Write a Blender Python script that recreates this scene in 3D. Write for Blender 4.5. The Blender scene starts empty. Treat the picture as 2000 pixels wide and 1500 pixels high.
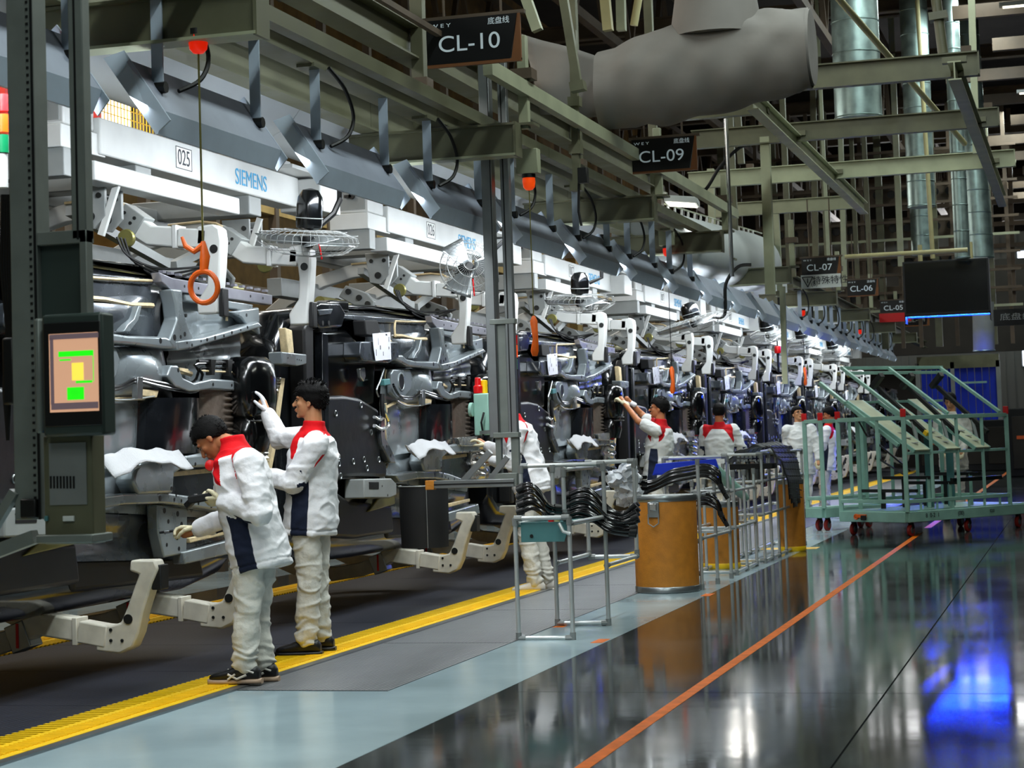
import bpy, math, random
import numpy as np
from mathutils import Vector, Matrix, Quaternion
V = Vector
rnd = random.Random(7)
SC = bpy.context.scene
COL = SC.collection
PI = math.pi

# ------------------------------------------------------------------ camera
CF = 3800.0; CPX = 1000.0; CPY = 620.0; EYE = 1.36
_dy = V(((2115 - CPX) / CF, -(820 - CPY) / CF, -1)).normalized()
_up = V((1, .0337, 0)).cross(_dy).normalized()
if _up.y < 0: _up = -_up
_dx = _dy.cross(_up)
RC = Matrix((_dx, _dy, _up))                 # camera space -> world
def ray(px, py): return RC @ V(((px - CPX) / CF, -(py - CPY) / CF, -1))
def G(px, py, z=0.0):                        # photo pixel -> point on the level z
    r = ray(px, py); t = (z - EYE) / r.z; return r * t + V((0, 0, EYE))
def PX(px, py, x):                           # ... on the upright plane X = x (along the line)
    r = ray(px, py); t = x / r.x; return r * t + V((0, 0, EYE))
def PY(px, py, y):                           # ... on the upright plane Y = y (across the line)
    r = ray(px, py); t = y / r.y; return r * t + V((0, 0, EYE))
cam = bpy.data.cameras.new('camera'); camo = bpy.data.objects.new('camera', cam); COL.objects.link(camo)
camo.matrix_world = Matrix.Translation((0, 0, EYE)) @ RC.to_4x4()
cam.sensor_width = 36; cam.lens = 36 * CF / 2000
cam.shift_y = -(750 - CPY) / 2000.0
cam.clip_start = .1; cam.clip_end = 300
cam.dof.use_dof = True; cam.dof.focus_distance = 14; cam.dof.aperture_fstop = 7
SC.camera = camo

# ------------------------------------------------------------------ world, exposure, added fill lights
W = bpy.data.worlds.new('hall_air'); SC.world = W; W.use_nodes = True
W.node_tree.nodes['Background'].inputs[0].default_value = (.62, .78, .80, 1)
W.node_tree.nodes['Background'].inputs[1].default_value = .07
SC.view_settings.view_transform = 'Standard'; SC.view_settings.look = 'None'
SC.view_settings.gamma = 1; SC.view_settings.use_curve_mapping = False
SC.view_settings.exposure = 0.0
SC.cycles.use_denoising = True
SC.cycles.max_bounces = 6; SC.cycles.diffuse_bounces = 3; SC.cycles.glossy_bounces = 4
SC.cycles.transparent_max_bounces = 8; SC.cycles.sample_clamp_indirect = 4
SC.cycles.caustics_reflective = False; SC.cycles.caustics_refractive = False

def area(loc, look, sx, sy, power, col=(1, 1, 1), name='hall_lamp', spread=PI):
    l = bpy.data.lights.new(name, 'AREA'); l.shape = 'RECTANGLE'; l.size = sx; l.size_y = sy
    l.energy = power; l.color = col; l.spread = spread
    o = bpy.data.objects.new(name, l); COL.objects.link(o); o.location = loc
    d = V(look) - V(loc); y = V((0, 1, 0)); z = -d.normalized(); x = y.cross(z).normalized(); y = z.cross(x)
    o.rotation_euler = Matrix((x, y, z)).transposed().to_euler()
    return o
# added fill lights, no real luminaires: over aisle, line and far side
for y in (-3, 6, 15, 24, 34, 46, 58):
    area((-1.2, y, 8.6), (-3.6, y, 0), .5, 6, 300, (.88, 1, .97), 'aisle_fill')
for y in (12, 30, 50): area((4.5, y, 8.4), (0, y, 2), .5, 6, 160, (.95, 1, .9), 'side_fill')
for y in (8, 14, 20, 28, 38, 50, 62):
    area((-8.6, y, 6.3), (-6.2, y, 2.6), .6, 4.5, 130, (1, .97, .9), 'line_lamp')  # fill row added behind the line to light the hanger tops
area((-5.0, 66, 7.5), (-6, 50, 2), 6, 3, 300, (1, 1, 1), 'far_fill')

# ------------------------------------------------------------------ materials
def S(h):
    h = h.lstrip('#'); c = [int(h[i:i + 2], 16) / 255 for i in (0, 2, 4)]
    return tuple(x / 12.92 if x <= .04045 else ((x + .055) / 1.055) ** 2.4 for x in c)
M = {}
def mat(name, col, rough=.5, metal=0.0, var=.12, ns=6.0, bump=0.0, bs=40.0, emit=None, es=0.0, spec=.5, alpha=1.0, rv=.0, coat=0, trans=0, aniso=None):
    m = bpy.data.materials.new(name); m.use_nodes = True; M[name] = m
    nt = m.node_tree; b = nt.nodes['Principled BSDF']; L = nt.links
    if isinstance(col, str): col = S(col)
    b.inputs['Base Color'].default_value = (*col, 1)
    b.inputs['Roughness'].default_value = rough; b.inputs['Metallic'].default_value = metal
    b.inputs['Specular IOR Level'].default_value = spec; b.inputs['Alpha'].default_value = alpha
    if coat: b.inputs['Coat Weight'].default_value = coat; b.inputs['Coat Roughness'].default_value = .08
    if trans: b.inputs['Transmission Weight'].default_value = trans
    tc = nt.nodes.new('ShaderNodeTexCoord')
    if var or rv:
        n = nt.nodes.new('ShaderNodeTexNoise'); n.inputs['Scale'].default_value = ns; n.inputs['Detail'].default_value = 5
        L.new(tc.outputs['Object'], n.inputs['Vector'])
        if var:
            r = nt.nodes.new('ShaderNodeValToRGB'); L.new(n.outputs['Fac'], r.inputs[0])
            r.color_ramp.elements[0].position = .3; r.color_ramp.elements[1].position = .7
            r.color_ramp.elements[0].color = (*[c * (1 - var) for c in col], 1)
            r.color_ramp.elements[1].color = (*[min(1, c * (1 + var)) for c in col], 1)
            L.new(r.outputs[0], b.inputs['Base Color'])
        if rv:
            mr = nt.nodes.new('ShaderNodeMapRange'); L.new(n.outputs['Fac'], mr.inputs[0])
            mr.inputs[1].default_value = .3; mr.inputs[2].default_value = .7
            mr.inputs[3].default_value = max(.02, rough - rv); mr.inputs[4].default_value = rough + rv
            L.new(mr.outputs[0], b.inputs['Roughness'])
    if bump:
        n2 = nt.nodes.new('ShaderNodeTexNoise'); n2.inputs['Scale'].default_value = bs; n2.inputs['Detail'].default_value = 3
        L.new(tc.outputs['Object'], n2.inputs['Vector'])
        bp = nt.nodes.new('ShaderNodeBump'); bp.inputs['Strength'].default_value = bump; bp.inputs['Distance'].default_value = .01
        L.new(n2.outputs['Fac'], bp.inputs['Height']); L.new(bp.outputs[0], b.inputs['Normal'])
    if emit is not None:
        if isinstance(emit, str): emit = S(emit)
        b.inputs['Emission Color'].default_value = (*emit, 1); b.inputs['Emission Strength'].default_value = es
    return m
mat('beam_green', '#63634d', .45, .0, .2, 3, rv=.1)
mat('beam_light', '#a0a488', .45, .0, .15, 3)
mat('roof_steel', '#57493a', .6, .0, .3, 2)
mat('roof_dark', '#2a2620', .8, 0, .3, 1.5)
mat('cream_pipe', '#b3ab7c', .45, 0, .12, 3)
mat('duct_cloth', '#b4b8b7', .65, 0, .07, 1.6, .5, 2.2)
mat('drape', '#7d7974', .75, 0, .12, 2.2, .8, 3.0)
mat('galv', '#8fa3a0', .38, .75, .25, 5, rv=.1)
mat('fixture', '#b4c2d2', .5, .1, .08, 4)
mat('fixture_dark', '#8f97a8', .55, .0, .08, 4)
mat('tube_light', '#ffffff', .5, emit='#eaf4ff', es=26, var=0)
mat('black', '#08090a', .45, 0, .1)
mat('black_rubber', '#0b0c0e', .5, 0, .1)
mat('black_gloss', '#060708', .16, 0, .1, spec=.6)
mat('black_matt', '#0d0e10', .8, 0, .2)
mat('white_paint', '#c6c8c6', .38, 0, .06, 5, rv=.08)
mat('white_worn', '#c9c4b6', .5, 0, .16, 9, rv=.1)
mat('grey_paint', '#858988', .5, 0, .08)
mat('alu', '#8b8f90', .35, .7, .08, 6)
mat('alu_dark', '#7b817c', .45, .3, .12, 6)
mat('chrome', '#cfd2d4', .2, .9, .05)
mat('steel', '#9aa0a2', .3, .85, .1)
mat('screw', '#3a3c3c', .4, .8, 0)
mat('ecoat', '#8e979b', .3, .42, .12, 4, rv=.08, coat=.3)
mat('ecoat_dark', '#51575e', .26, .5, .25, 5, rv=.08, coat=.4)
mat('tar', '#171a1e', .2, .3, .3, 5, rv=.1, coat=.5)
mat('sealant', '#d8c49a', .5, 0, .18, 20, .3, 60)
mat('rocker', '#9d9da8', .3, .5, .12, 8, coat=.3)
mat('foil', '#c9c8c4', .22, .9, .15, 14, 1.0, 16)
mat('foil_brown', '#988a7e', .3, .75, .15, 10, .6, 26)
mat('shield', '#070b0e', .42, .1, .5, 5, .3, 8)
mat('yellow', '#f6c60f', .42, 0, .08, 10)
mat('olive', '#8a854e', .35, .6, .2, 6)
mat('paper', '#dfe1ee', .6, 0, .03)
mat('print', '#23232c', .6, 0, 0)
mat('felt', '#b9babd', .9, 0, .04, 10, .5, 120)
mat('orange', '#e2600f', .45, 0, .12, 12)
mat('red', '#d20f12', .35, 0, .08)
mat('red_glow', '#f01808', .3, 0, 0, emit='#ff2a0a', es=.5)
mat('amber_glow', '#ff5a10', .3, 0, 0, emit='#ff4a10', es=.5)
mat('green_lamp', '#0f7a4b', .3, 0, 0)
mat('cardboard', '#c07a22', .62, 0, .12, 14, .25, 90)
mat('teal', '#4f8385', .42, 0, .12, 5)
mat('cart_green', '#8fb8aa', .45, 0, .14, 5, rv=.1)
mat('cart_pad', '#b9bda0', .6, 0, .1, 8)
mat('blue', '#0f35c9', .4, 0, .1)
mat('bluecurtain', '#0b2aa8', .5, 0, .25, 1.5, emit='#0a2cc0', es=.05)  # slight emission put in, so the cloth glows without a lamp
mat('pipe_grey', '#cfd3d3', .32, .45, .08)
mat('joint_grey', '#8a8d8c', .45, .2, .1)
mat('glass_clear', '#dfe8ea', .08, 0, 0, alpha=.35)
mat('plastic_bag', '#c9cdd4', .25, 0, .15, 20, .8, 20)
mat('sign_black', '#030305', .35, 0, 0)
mat('sign_text', '#dfeaf0', .6, 0, 0, emit='#cfe6ee', es=.12)
mat('sign_gold', '#7a4a22', .5, 0, .1)
mat('sign_white', '#e8ece9', .5, 0, 0)
mat('letter_blue', '#1d93c4', .5, 0, 0)
mat('ochre', '#8b6a35', .7, 0, .35, 2.5)
mat('ochre_light', '#b79a5c', .7, 0, .3, 2.5)
mat('wall_white', '#c9ccc6', .6, 0, .06, .6)
mat('window_glow', '#ffffff', .5, 0, 0, emit='#e9f2ff', es=2.4)
mat('lamp_panel', '#ffffff', .5, 0, 0, emit='#fff4d8', es=3.0)
mat('monitor_dark', '#36423e', .4, 0, .05)
mat('screen_beige', '#c89c7a', .4, 0, 0, emit='#d8a484', es=.75)
mat('screen_green', '#20e020', .4, 0, 0, emit='#20e814', es=1.0)
mat('screen_yellow', '#f0d850', .4, 0, 0, emit='#f2dc50', es=1.0)
mat('screen_grey', '#6a5a60', .4, 0, 0, emit='#705f66', es=.5)
mat('added_blue_glow', '#1030ff', .4, 0, 0, emit='#1540ff', es=280.0)  # strong glow of the emitter added below the overhead screen
mat('label_white', '#d9dcd8', .5, 0, .05)

# ------------------------------------------------------------------ mesh helper
class MB:
    def __init__(s): s.v = []; s.f = []
    def add(s, vs, fs):
        o = len(s.v); s.v.extend([V(x) for x in vs]); s.f.extend([[i + o for i in f] for f in fs]); return s
    def box(s, lo, hi):
        x0, y0, z0 = lo; x1, y1, z1 = hi
        return s.add([(x0, y0, z0), (x1, y0, z0), (x1, y1, z0), (x0, y1, z0), (x0, y0, z1), (x1, y0, z1), (x1, y1, z1), (x0, y1, z1)],
                     [(0, 3, 2, 1), (4, 5, 6, 7), (0, 1, 5, 4), (1, 2, 6, 5), (2, 3, 7, 6), (3, 0, 4, 7)])
    def cbox(s, c, sz): c = V(c); h = V(sz) / 2; return s.box(c - h, c + h)
    def obox(s, c, ax, ay, az):              # half axes
        c, ax, ay, az = V(c), V(ax), V(ay), V(az)
        vs = [c + i * ax + j * ay + k * az for k in (-1, 1) for j in (-1, 1) for i in (-1, 1)]
        return s.add(vs, [(0, 2, 3, 1), (4, 5, 7, 6), (0, 1, 5, 4), (1, 3, 7, 5), (3, 2, 6, 7), (2, 0, 4, 6)])
    def bar(s, p, q, w, h=None, up=(0, 0, 1)):
        p, q = V(p), V(q); h = w if h is None else h
        d = (q - p); n = d.normalized(); u = V(up)
        if abs(n.dot(u)) > .98: u = V((0, 1, 0))
        a = n.cross(u).normalized(); b = a.cross(n)
        return s.obox((p + q) / 2, a * w / 2, d / 2, b * h / 2)
    def ibeam(s, p, q, w, h, t=.015):
        p, q = V(p), V(q); u = V((0, 0, 1)) * (h / 2 - t / 2)
        s.bar(p + u, q + u, w, t); s.bar(p - u, q - u, w, t); s.bar(p, q, t, h - 2 * t); return s
    def tube(s, pts, r, n=8, cap=True, closed=False):
        pts = [V(p) for p in pts]; m = len(pts); rs = r if isinstance(r, (list, tuple)) else [r] * m
        vs = []; t0 = (pts[1] - pts[0]).normalized(); a = t0.orthogonal().normalized()
        for i, p in enumerate(pts):
            if closed: t = (pts[(i + 1) % m] - pts[i - 1]).normalized()
            else: t = (pts[min(i + 1, m - 1)] - pts[max(i - 1, 0)]).normalized()
            a = (a - t * a.dot(t)); a = a.normalized() if a.length > 1e-6 else t.orthogonal().normalized()
            b = t.cross(a)
            for k in range(n):
                th = 2 * PI * k / n; vs.append(p + (a * math.cos(th) + b * math.sin(th)) * rs[i])
        fs = []
        for i in range(m if closed else m - 1):
            j = (i + 1) % m
            for k in range(n): fs.append((i * n + k, i * n + (k + 1) % n, j * n + (k + 1) % n, j * n + k))
        if cap and not closed: fs.append(list(range(n))[::-1]); fs.append([(m - 1) * n + k for k in range(n)])
        return s.add(vs, fs)
    def cyl(s, p, q, r, n=16, r2=None): return s.tube([p, q], [r, r if r2 is None else r2], n)
    def ring(s, c, nrm, R, r, n=24, k=6, a0=0, a1=2 * PI):
        nrm = V(nrm).normalized(); a = nrm.orthogonal().normalized(); b = nrm.cross(a); full = abs(a1 - a0 - 2 * PI) < 1e-4
        m = n if full else n + 1
        return s.tube([V(c) + (a * math.cos(a0 + (a1 - a0) * i / n) + b * math.sin(a0 + (a1 - a0) * i / n)) * R for i in range(m)], r, k, closed=full)
    def lathe(s, prof, c, n=24, axis=(0, 0, 1)):       # prof: (r, h) list
        ax = V(axis).normalized(); a = ax.orthogonal().normalized(); b = ax.cross(a); c = V(c); vs = []; fs = []
        for r, h in prof:
            for k in range(n):
                th = 2 * PI * k / n; vs.append(c + ax * h + (a * math.cos(th) + b * math.sin(th)) * max(r, 1e-4))
        for i in range(len(prof) - 1):
            for k in range(n): fs.append((i * n + k, i * n + (k + 1) % n, (i + 1) * n + (k + 1) % n, (i + 1) * n + k))
        fs.append(list(range(n))[::-1]); fs.append([(len(prof) - 1) * n + k for k in range(n)])
        return s.add(vs, fs)
    def ball(s, c, r, n=12, m=8):
        r = V(r) if hasattr(r, '__len__') else V((r, r, r)); c = V(c); vs = []; fs = []
        for i in range(m + 1):
            ph = PI * i / m
            for k in range(n):
                th = 2 * PI * k / n; vs.append(c + V((r.x * math.sin(ph) * math.cos(th), r.y * math.sin(ph) * math.sin(th), -r.z * math.cos(ph))))
        for i in range(m):
            for k in range(n): fs.append((i * n + k, i * n + (k + 1) % n, (i + 1) * n + (k + 1) % n, (i + 1) * n + k))
        return s.add(vs, fs)
    def prism(s, poly, fn, a, b):             # poly 2D, fn(u, v, d) -> point, between depths a and b
        n = len(poly); ar = sum(poly[i][0] * poly[(i + 1) % n][1] - poly[(i + 1) % n][0] * poly[i][1] for i in range(n))
        vs = [fn(u, v, a) for u, v in poly] + [fn(u, v, b) for u, v in poly]
        return s.add(vs, [list(range(n))[::-1], list(range(n, 2 * n))] + [(i, (i + 1) % n, n + (i + 1) % n, n + i) for i in range(n)])
    def sheet(s, nx, ny, fn, t=0):            # fn(u, v) in 0..1 -> point
        vs = [fn(i / nx, j / ny) for j in range(ny + 1) for i in range(nx + 1)]
        return s.add(vs, [(j * (nx + 1) + i, j * (nx + 1) + i + 1, (j + 1) * (nx + 1) + i + 1, (j + 1) * (nx + 1) + i) for j in range(ny) for i in range(nx)])
    def build(s, name, m, parent=None, smooth=40, bevel=0, seg=2, base=True, thick=0):
        vs = s.v
        me = bpy.data.meshes.new(name)
        if parent is not None:
            inv = Wm(parent).inverted(); vs = [inv @ v for v in vs]; off = V((0, 0, 0))
        else:
            off = V((0, 0, 0))
            if base and vs:
                xs = [v.x for v in vs]; ys = [v.y for v in vs]; zs = [v.z for v in vs]
                off = V(((min(xs) + max(xs)) / 2, (min(ys) + max(ys)) / 2, min(zs)))
            vs = [v - off for v in vs]
        me.from_pydata(vs, [], s.f)
        import bmesh
        bm = bmesh.new(); bm.from_mesh(me); bmesh.ops.recalc_face_normals(bm, faces=bm.faces); bm.to_mesh(me); bm.free()
        if smooth:
            me.shade_smooth(); me.set_sharp_from_angle(angle=math.radians(smooth))
        me.materials.append(M[m] if isinstance(m, str) else m)
        o = bpy.data.objects.new(name, me); COL.objects.link(o); o.location = off
        if parent is not None: adopt(o, parent)
        if thick:
            md = o.modifiers.new('thickness', 'SOLIDIFY'); md.thickness = thick
        if bevel:
            md = o.modifiers.new('bevel', 'BEVEL'); md.width = bevel; md.segments = seg; md.limit_method = 'ANGLE'; md.angle_limit = math.radians(35)
        return o
KIDS = {}
def adopt(o, p): o.parent = p; KIDS.setdefault(p.name, []).append(o)
def Wm(o):
    m = Matrix.LocRotScale(o.location, o.rotation_euler, o.scale)
    return Wm(o.parent) @ m if o.parent else m
def spl(pts, n=5):
    pts = [V(p) for p in pts]; P2 = []
    for i in range(len(pts) - 1):
        a = pts[max(i - 1, 0)]; b_ = pts[i]; c = pts[i + 1]; d = pts[min(i + 2, len(pts) - 1)]
        for s in range(n):
            u = s / n; P2.append(.5 * ((2 * b_) + (c - a) * u + (2 * a - 5 * b_ + 4 * c - d) * u * u + (3 * b_ - a - 3 * c + d) * u ** 3))
    P2.append(pts[-1]); return P2
def tag(o, label=None, cat=None, group=None, kind=None):
    if label: o['label'] = label
    if cat: o['category'] = cat
    if group: o['group'] = group
    if kind: o['kind'] = kind
    return o
def thing(name, label, cat, loc=(0, 0, 0), rz=0, group=None, kind=None):
    o = bpy.data.objects.new(name, None); COL.objects.link(o); o.location = loc; o.rotation_euler = (0, 0, rz); o.empty_display_size = .1
    return tag(o, label, cat, group, kind)
def dup(root, loc=None, rz=None, label=None, group=None, skip=()):
    def cp(o, par):
        c = o.copy(); COL.objects.link(c); c.parent = None
        if par: adopt(c, par)
        for ch in list(KIDS.get(o.name, [])):
            if not (skip and ch.name.startswith(skip)): cp(ch, c)
        return c
    r = cp(root, None)
    if loc is not None: r.location = loc
    if rz is not None: r.rotation_euler = (0, 0, rz)
    if label: r['label'] = label
    if group: r['group'] = group
    return r
def text(body, m, parent, loc, right, up, size, name='lettering', depth=.002, sx=1.0, align='CENTER'):
    cu = bpy.data.curves.new(name, 'FONT'); cu.body = body; cu.size = size; cu.align_x = align; cu.align_y = 'CENTER'; cu.extrude = depth
    t = bpy.data.objects.new(name, cu); COL.objects.link(t)
    dg = bpy.context.evaluated_depsgraph_get(); me = bpy.data.meshes.new_from_object(t.evaluated_get(dg))
    bpy.data.objects.remove(t)
    r = V(right).normalized(); u = V(up).normalized(); n = r.cross(u)
    mw = Matrix(((r.x * sx, u.x, n.x, loc[0]), (r.y * sx, u.y, n.y, loc[1]), (r.z * sx, u.z, n.z, loc[2]), (0, 0, 0, 1)))
    inv = Wm(parent).inverted() @ mw if parent is not None else mw
    me.transform(inv); me.materials.clear(); me.materials.append(M[m])
    o = bpy.data.objects.new(name, me); COL.objects.link(o)
    if parent is not None: adopt(o, parent)
    return o
# ------------------------------------------------------------------ floor
def floor_mat(name, col, rough, rv, var, coat=0):
    return mat(name, col, rough, 0, var, .9, .05, 3.0, rv=rv, spec=.42, coat=coat)
floor_mat('floor_dark', '#343938', .085, .03, .3)
floor_mat('floor_teal', '#a3b8bf', .15, .06, .12)
mat('floor_line', '#e06c00', .45, 0, .2, 12, spec=.2)
mat('joint', '#0b0c0c', .8, 0, 0)
mat('subfloor', '#15181a', .8, 0, .2)
def wave_bump(m, scale, axis, dist, strength=1.0, rings=False):
    nt = m.node_tree; L = nt.links; b = nt.nodes['Principled BSDF']
    tc = nt.nodes.new('ShaderNodeTexCoord'); w = nt.nodes.new('ShaderNodeTexWave'); w.inputs['Scale'].default_value = scale
    w.bands_direction = axis; L.new(tc.outputs['Object'], w.inputs['Vector'])
    bp = nt.nodes.new('ShaderNodeBump'); bp.inputs['Distance'].default_value = dist; bp.inputs['Strength'].default_value = strength
    L.new(w.outputs['Fac'], bp.inputs['Height']); L.new(bp.outputs[0], b.inputs['Normal']); return w
# dimpled rubber of the moving plate conveyor
m = mat('conveyor_rubber', '#14171d', .42, 0, 0)
nt = m.node_tree; L = nt.links; b = nt.nodes['Principled BSDF']; tc = nt.nodes.new('ShaderNodeTexCoord')
vo = nt.nodes.new('ShaderNodeTexVoronoi'); vo.voronoi_dimensions = '2D'; vo.inputs['Scale'].default_value = 26; vo.inputs['Randomness'].default_value = .0
L.new(tc.outputs['Object'], vo.inputs['Vector'])
rp = nt.nodes.new('ShaderNodeValToRGB'); L.new(vo.outputs['Distance'], rp.inputs[0])
rp.color_ramp.elements[0].position = .22; rp.color_ramp.elements[0].color = (.002, .002, .004, 1)
rp.color_ramp.elements[1].position = .42; rp.color_ramp.elements[1].color = (.03, .033, .048, 1)
L.new(rp.outputs[0], b.inputs['Base Color'])
bp = nt.nodes.new('ShaderNodeBump'); bp.inputs['Distance'].default_value = .006; L.new(rp.outputs[0], bp.inputs['Height']); L.new(bp.outputs[0], b.inputs['Normal'])
m = mat('grating', '#5f6264', .36, .15, .1, 3); wave_bump(m, 12, 'X', .004)
m = mat('steel_edge', '#8d9294', .3, .8, .1)

def struct(name, mb, m, parent=None, **k):
    o = mb.build(name, m, parent, **k)
    if parent is None: o['kind'] = 'structure'
    return o
fl = thing('floor', 'dark glossy painted hall floor with a teal band', 'floor', (0, 0, 0), kind='structure')
del fl['category']
MB().box((-12, -2, -.2), (14, 95, -.03)).build('subfloor', 'subfloor', fl, smooth=0)
def slab(x0, x1, y0, y1, m, name='slab', g=.004, z=0.0):
    MB().box((x0 + g, y0 + g, z - .03), (x1 - g, y1 - g, z)).build(name, m, fl, smooth=0)
ys = [2, 10.16, 18.2, 26.2, 34.2, 44, 58, 94]
for a, b_ in zip(ys, ys[1:]):
    slab(-3.1, -1.04, a, b_, 'floor_dark'); slab(-1.04, 1.4, a, b_, 'floor_dark', g=.006); slab(1.4, 13, a, b_, 'floor_dark')
slab(-3.74, -3.1, 10.16, 94, 'floor_teal', 'teal_slab', g=0)
slab(-4.64, -3.1, 2, 10.16, 'floor_teal', 'teal_slab', g=0)
for k in range(12):
    y0 = 10.16 + k * 2.4
    MB().box((-4.64, y0 + .004, -.03), (-3.74, y0 + 2.392, .004)).build('grating_plate', 'grating', fl, smooth=0)
slab(-4.64, -3.74, 10.16 + 28.8, 94, 'grating', 'grating_plate', g=0)
MB().box((-2.08, 2, -.01), (-2.015, 25.3, .0015)).build('orange_line', 'floor_line', fl, smooth=0)
MB().box((-2.09, 26.4, -.01), (-2.0, 90, .0015)).build('orange_line', 'floor_line', fl, smooth=0)
for p in [(1095, 1222), (1170, 1252), (1232, 1158), (1380, 1162)]:
    c = G(*p); MB().box((c.x - .03, c.y - .12, 0), (c.x + .05, c.y + .12, .0015)).build('orange_mark', 'floor_line', fl, smooth=0)
for c in [G(1405, 1105), G(1545, 1072)]:
    MB().box((c.x - .34, c.y - .1, 0), (c.x + .3, c.y + .25, .0015)).build('yellow_mark', 'yellow', fl, smooth=0)
MB().box((-4.70, 2, -.03), (-4.64, 94, .012)).build('steel_edge', 'steel_edge', fl, smooth=0)
# yellow comb edge beside the conveyor
for xa, xb, sgn, lab in ((-4.70, -4.92, -1, 'near'), (-7.5, -7.28, 1, 'far')):
    cs = thing('comb_edge', 'bright yellow ribbed safety edge along the %s side of the conveyor' % lab, 'floor edge', (xa, 8, 0))
    lo, hi = min(xa, xb), max(xa, xb)
    for y in range(2, 60, 2):
        MB().box((lo, y + .003, -.02), (hi, y + 1.997, .014)).build('edge_plate', 'yellow', cs, smooth=0)
    t = MB()
    for i in range(950):
        y = 2 + i * .06
        t.box((min(xb, xb + sgn * .15), y, -.01), (max(xb, xb + sgn * .15), y + .026, .015))
    for i in range(1400):
        y = 2 + i * .04; t.box((lo + .05, y, .013), (hi - .05, y + .02, .019))
    t.build('comb_teeth', 'yellow', cs, smooth=0)['kind'] = 'stuff'
# plate conveyor
cv = thing('plate_conveyor', 'black dimpled rubber plate conveyor the workers stand on', 'conveyor', (-6.1, 8, 0))
for k in range(40):
    y0 = 2 + k * 1.5
    MB().box((-7.27, y0 + .004, -.02), (-4.93, y0 + 1.496, .004)).build('conveyor_plate', 'conveyor_rubber', cv, smooth=0)
MB().box((-11.5, 2, -.03), (-7.5, 94, .0)).build('slab', 'floor_dark', fl, smooth=0)
MB().box((-11.4, 2, 0), (-8.2, 90, .001)).build('teal_slab', 'floor_teal', fl, smooth=0)
ords = ['first', 'second', 'third', 'fourth', 'fifth', 'sixth', 'seventh', 'eighth', 'ninth', 'tenth', 'eleventh', 'twelfth', 'thirteenth', 'fourteenth', 'fifteenth', 'sixteenth', 'seventeenth', 'eighteenth', 'nineteenth', 'twentieth']
# ------------------------------------------------------------------ hall shell
def wallstruct(name, mb, m, **k): return struct(name, mb, m, **k)
wr = thing('wall_far', 'white corrugated far wall with tall window bands', 'wall', (0, 70, 0), kind='structure'); del wr['category']
MB().box((-30, 70, 0), (40, 70.3, 8)).build('wall_sheet', 'wall_white', wr, smooth=0); MB().box((-30, 70, 8), (40, 70.3, 14)).build('wall_sheet', 'roof_dark', wr, smooth=0)
c = MB()
for i in range(90):
    x = -14 + i * .3; c.box((x, 69.93, 0), (x + .1, 70.0, 8))
c.build('corrugation', 'wall_white', wr, smooth=0)['kind'] = 'stuff'
for k, (a, b_) in enumerate(((-1.9, -.4), (.3, 2.2), (2.8, 4.6))):
    for z0, z1 in ((5.3, 6.3), (6.45, 7.3), (3.3, 4.4)) :
        f = MB().box((a - .05, 69.85, z0 - .05), (b_ + .05, 69.92, z1 + .05)).build('window_frame', 'grey_paint', wr, smooth=0)
        MB().box((a, 69.82, z0), (b_, 69.85, z1)).build('window_pane', 'window_glow', f, smooth=0)
struct('wall_right', MB().box((14, -2, 0), (14.3, 95, 14)), 'roof_dark', smooth=0)
struct('wall_left', MB().box((-14.3, -2, 0), (-14, 95, 14)), 'ochre', smooth=0)
struct('ceiling', MB().box((-14, -2, 13), (14, 95, 13.3)), 'roof_dark', smooth=0)
rt = thing('roof_trusses', 'brown steel roof trusses high over the hall', 'roof structure', (0, 40, 10), kind='structure'); del rt['category']
for i in range(20):
    y = 14 + i * 2.8; z = 9.2 + (i % 2) * .5
    MB().ibeam((-13, y, z), (13, y, z), .22, .3, .03).build('purlin', 'roof_steel', rt, smooth=0)
for x in (-11, -7.5, -4, 0.2, 3.6, 7.5):
    for k in range(4):
        y0 = 10 + k * 14; t = MB()
        for z in (8.2, 10.2): t.bar((x, y0, z), (x, y0 + 14, z), .14, .16)
        for j in range(7):
            y = y0 + j * 2; t.bar((x, y, 8.2), (x, y + 1, 10.2), .09); t.bar((x, y + 1, 10.2), (x, y + 2, 8.2), .09)
        t.build('truss', 'roof_steel', rt, smooth=0)
for i in range(16):
    y = 20 + i * 3.0
    MB().bar((-2.2 + (i % 3) * .5, y, 8.0), (13, y, 8.0), .16, .22).build('purlin', 'roof_steel', rt, smooth=0)
for i in range(14):   # hanging luminaires seen edge on under the roof at the right
    y = 30 + i * 2.7; x = (-.3, 1.6, .6)[i % 3]
    l = thing('high_bay_tube', 'slim lit roof lamp', 'lamp', (x, y, 7.6)); l['label'] = 'slim lit lamp under the dark roof at the far right, %s from the front' % ords[i]; l['group'] = 'slim lamps under the roof'
    MB().box((x - .6, y - .06, 7.62), (x + .6, y + .06, 7.68)).build('housing', 'grey_paint', l, smooth=0)
    MB().box((x - .55, y - .04, 7.6), (x + .55, y + .04, 7.62)).build('tube', 'lamp_panel', l, smooth=0)

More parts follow.
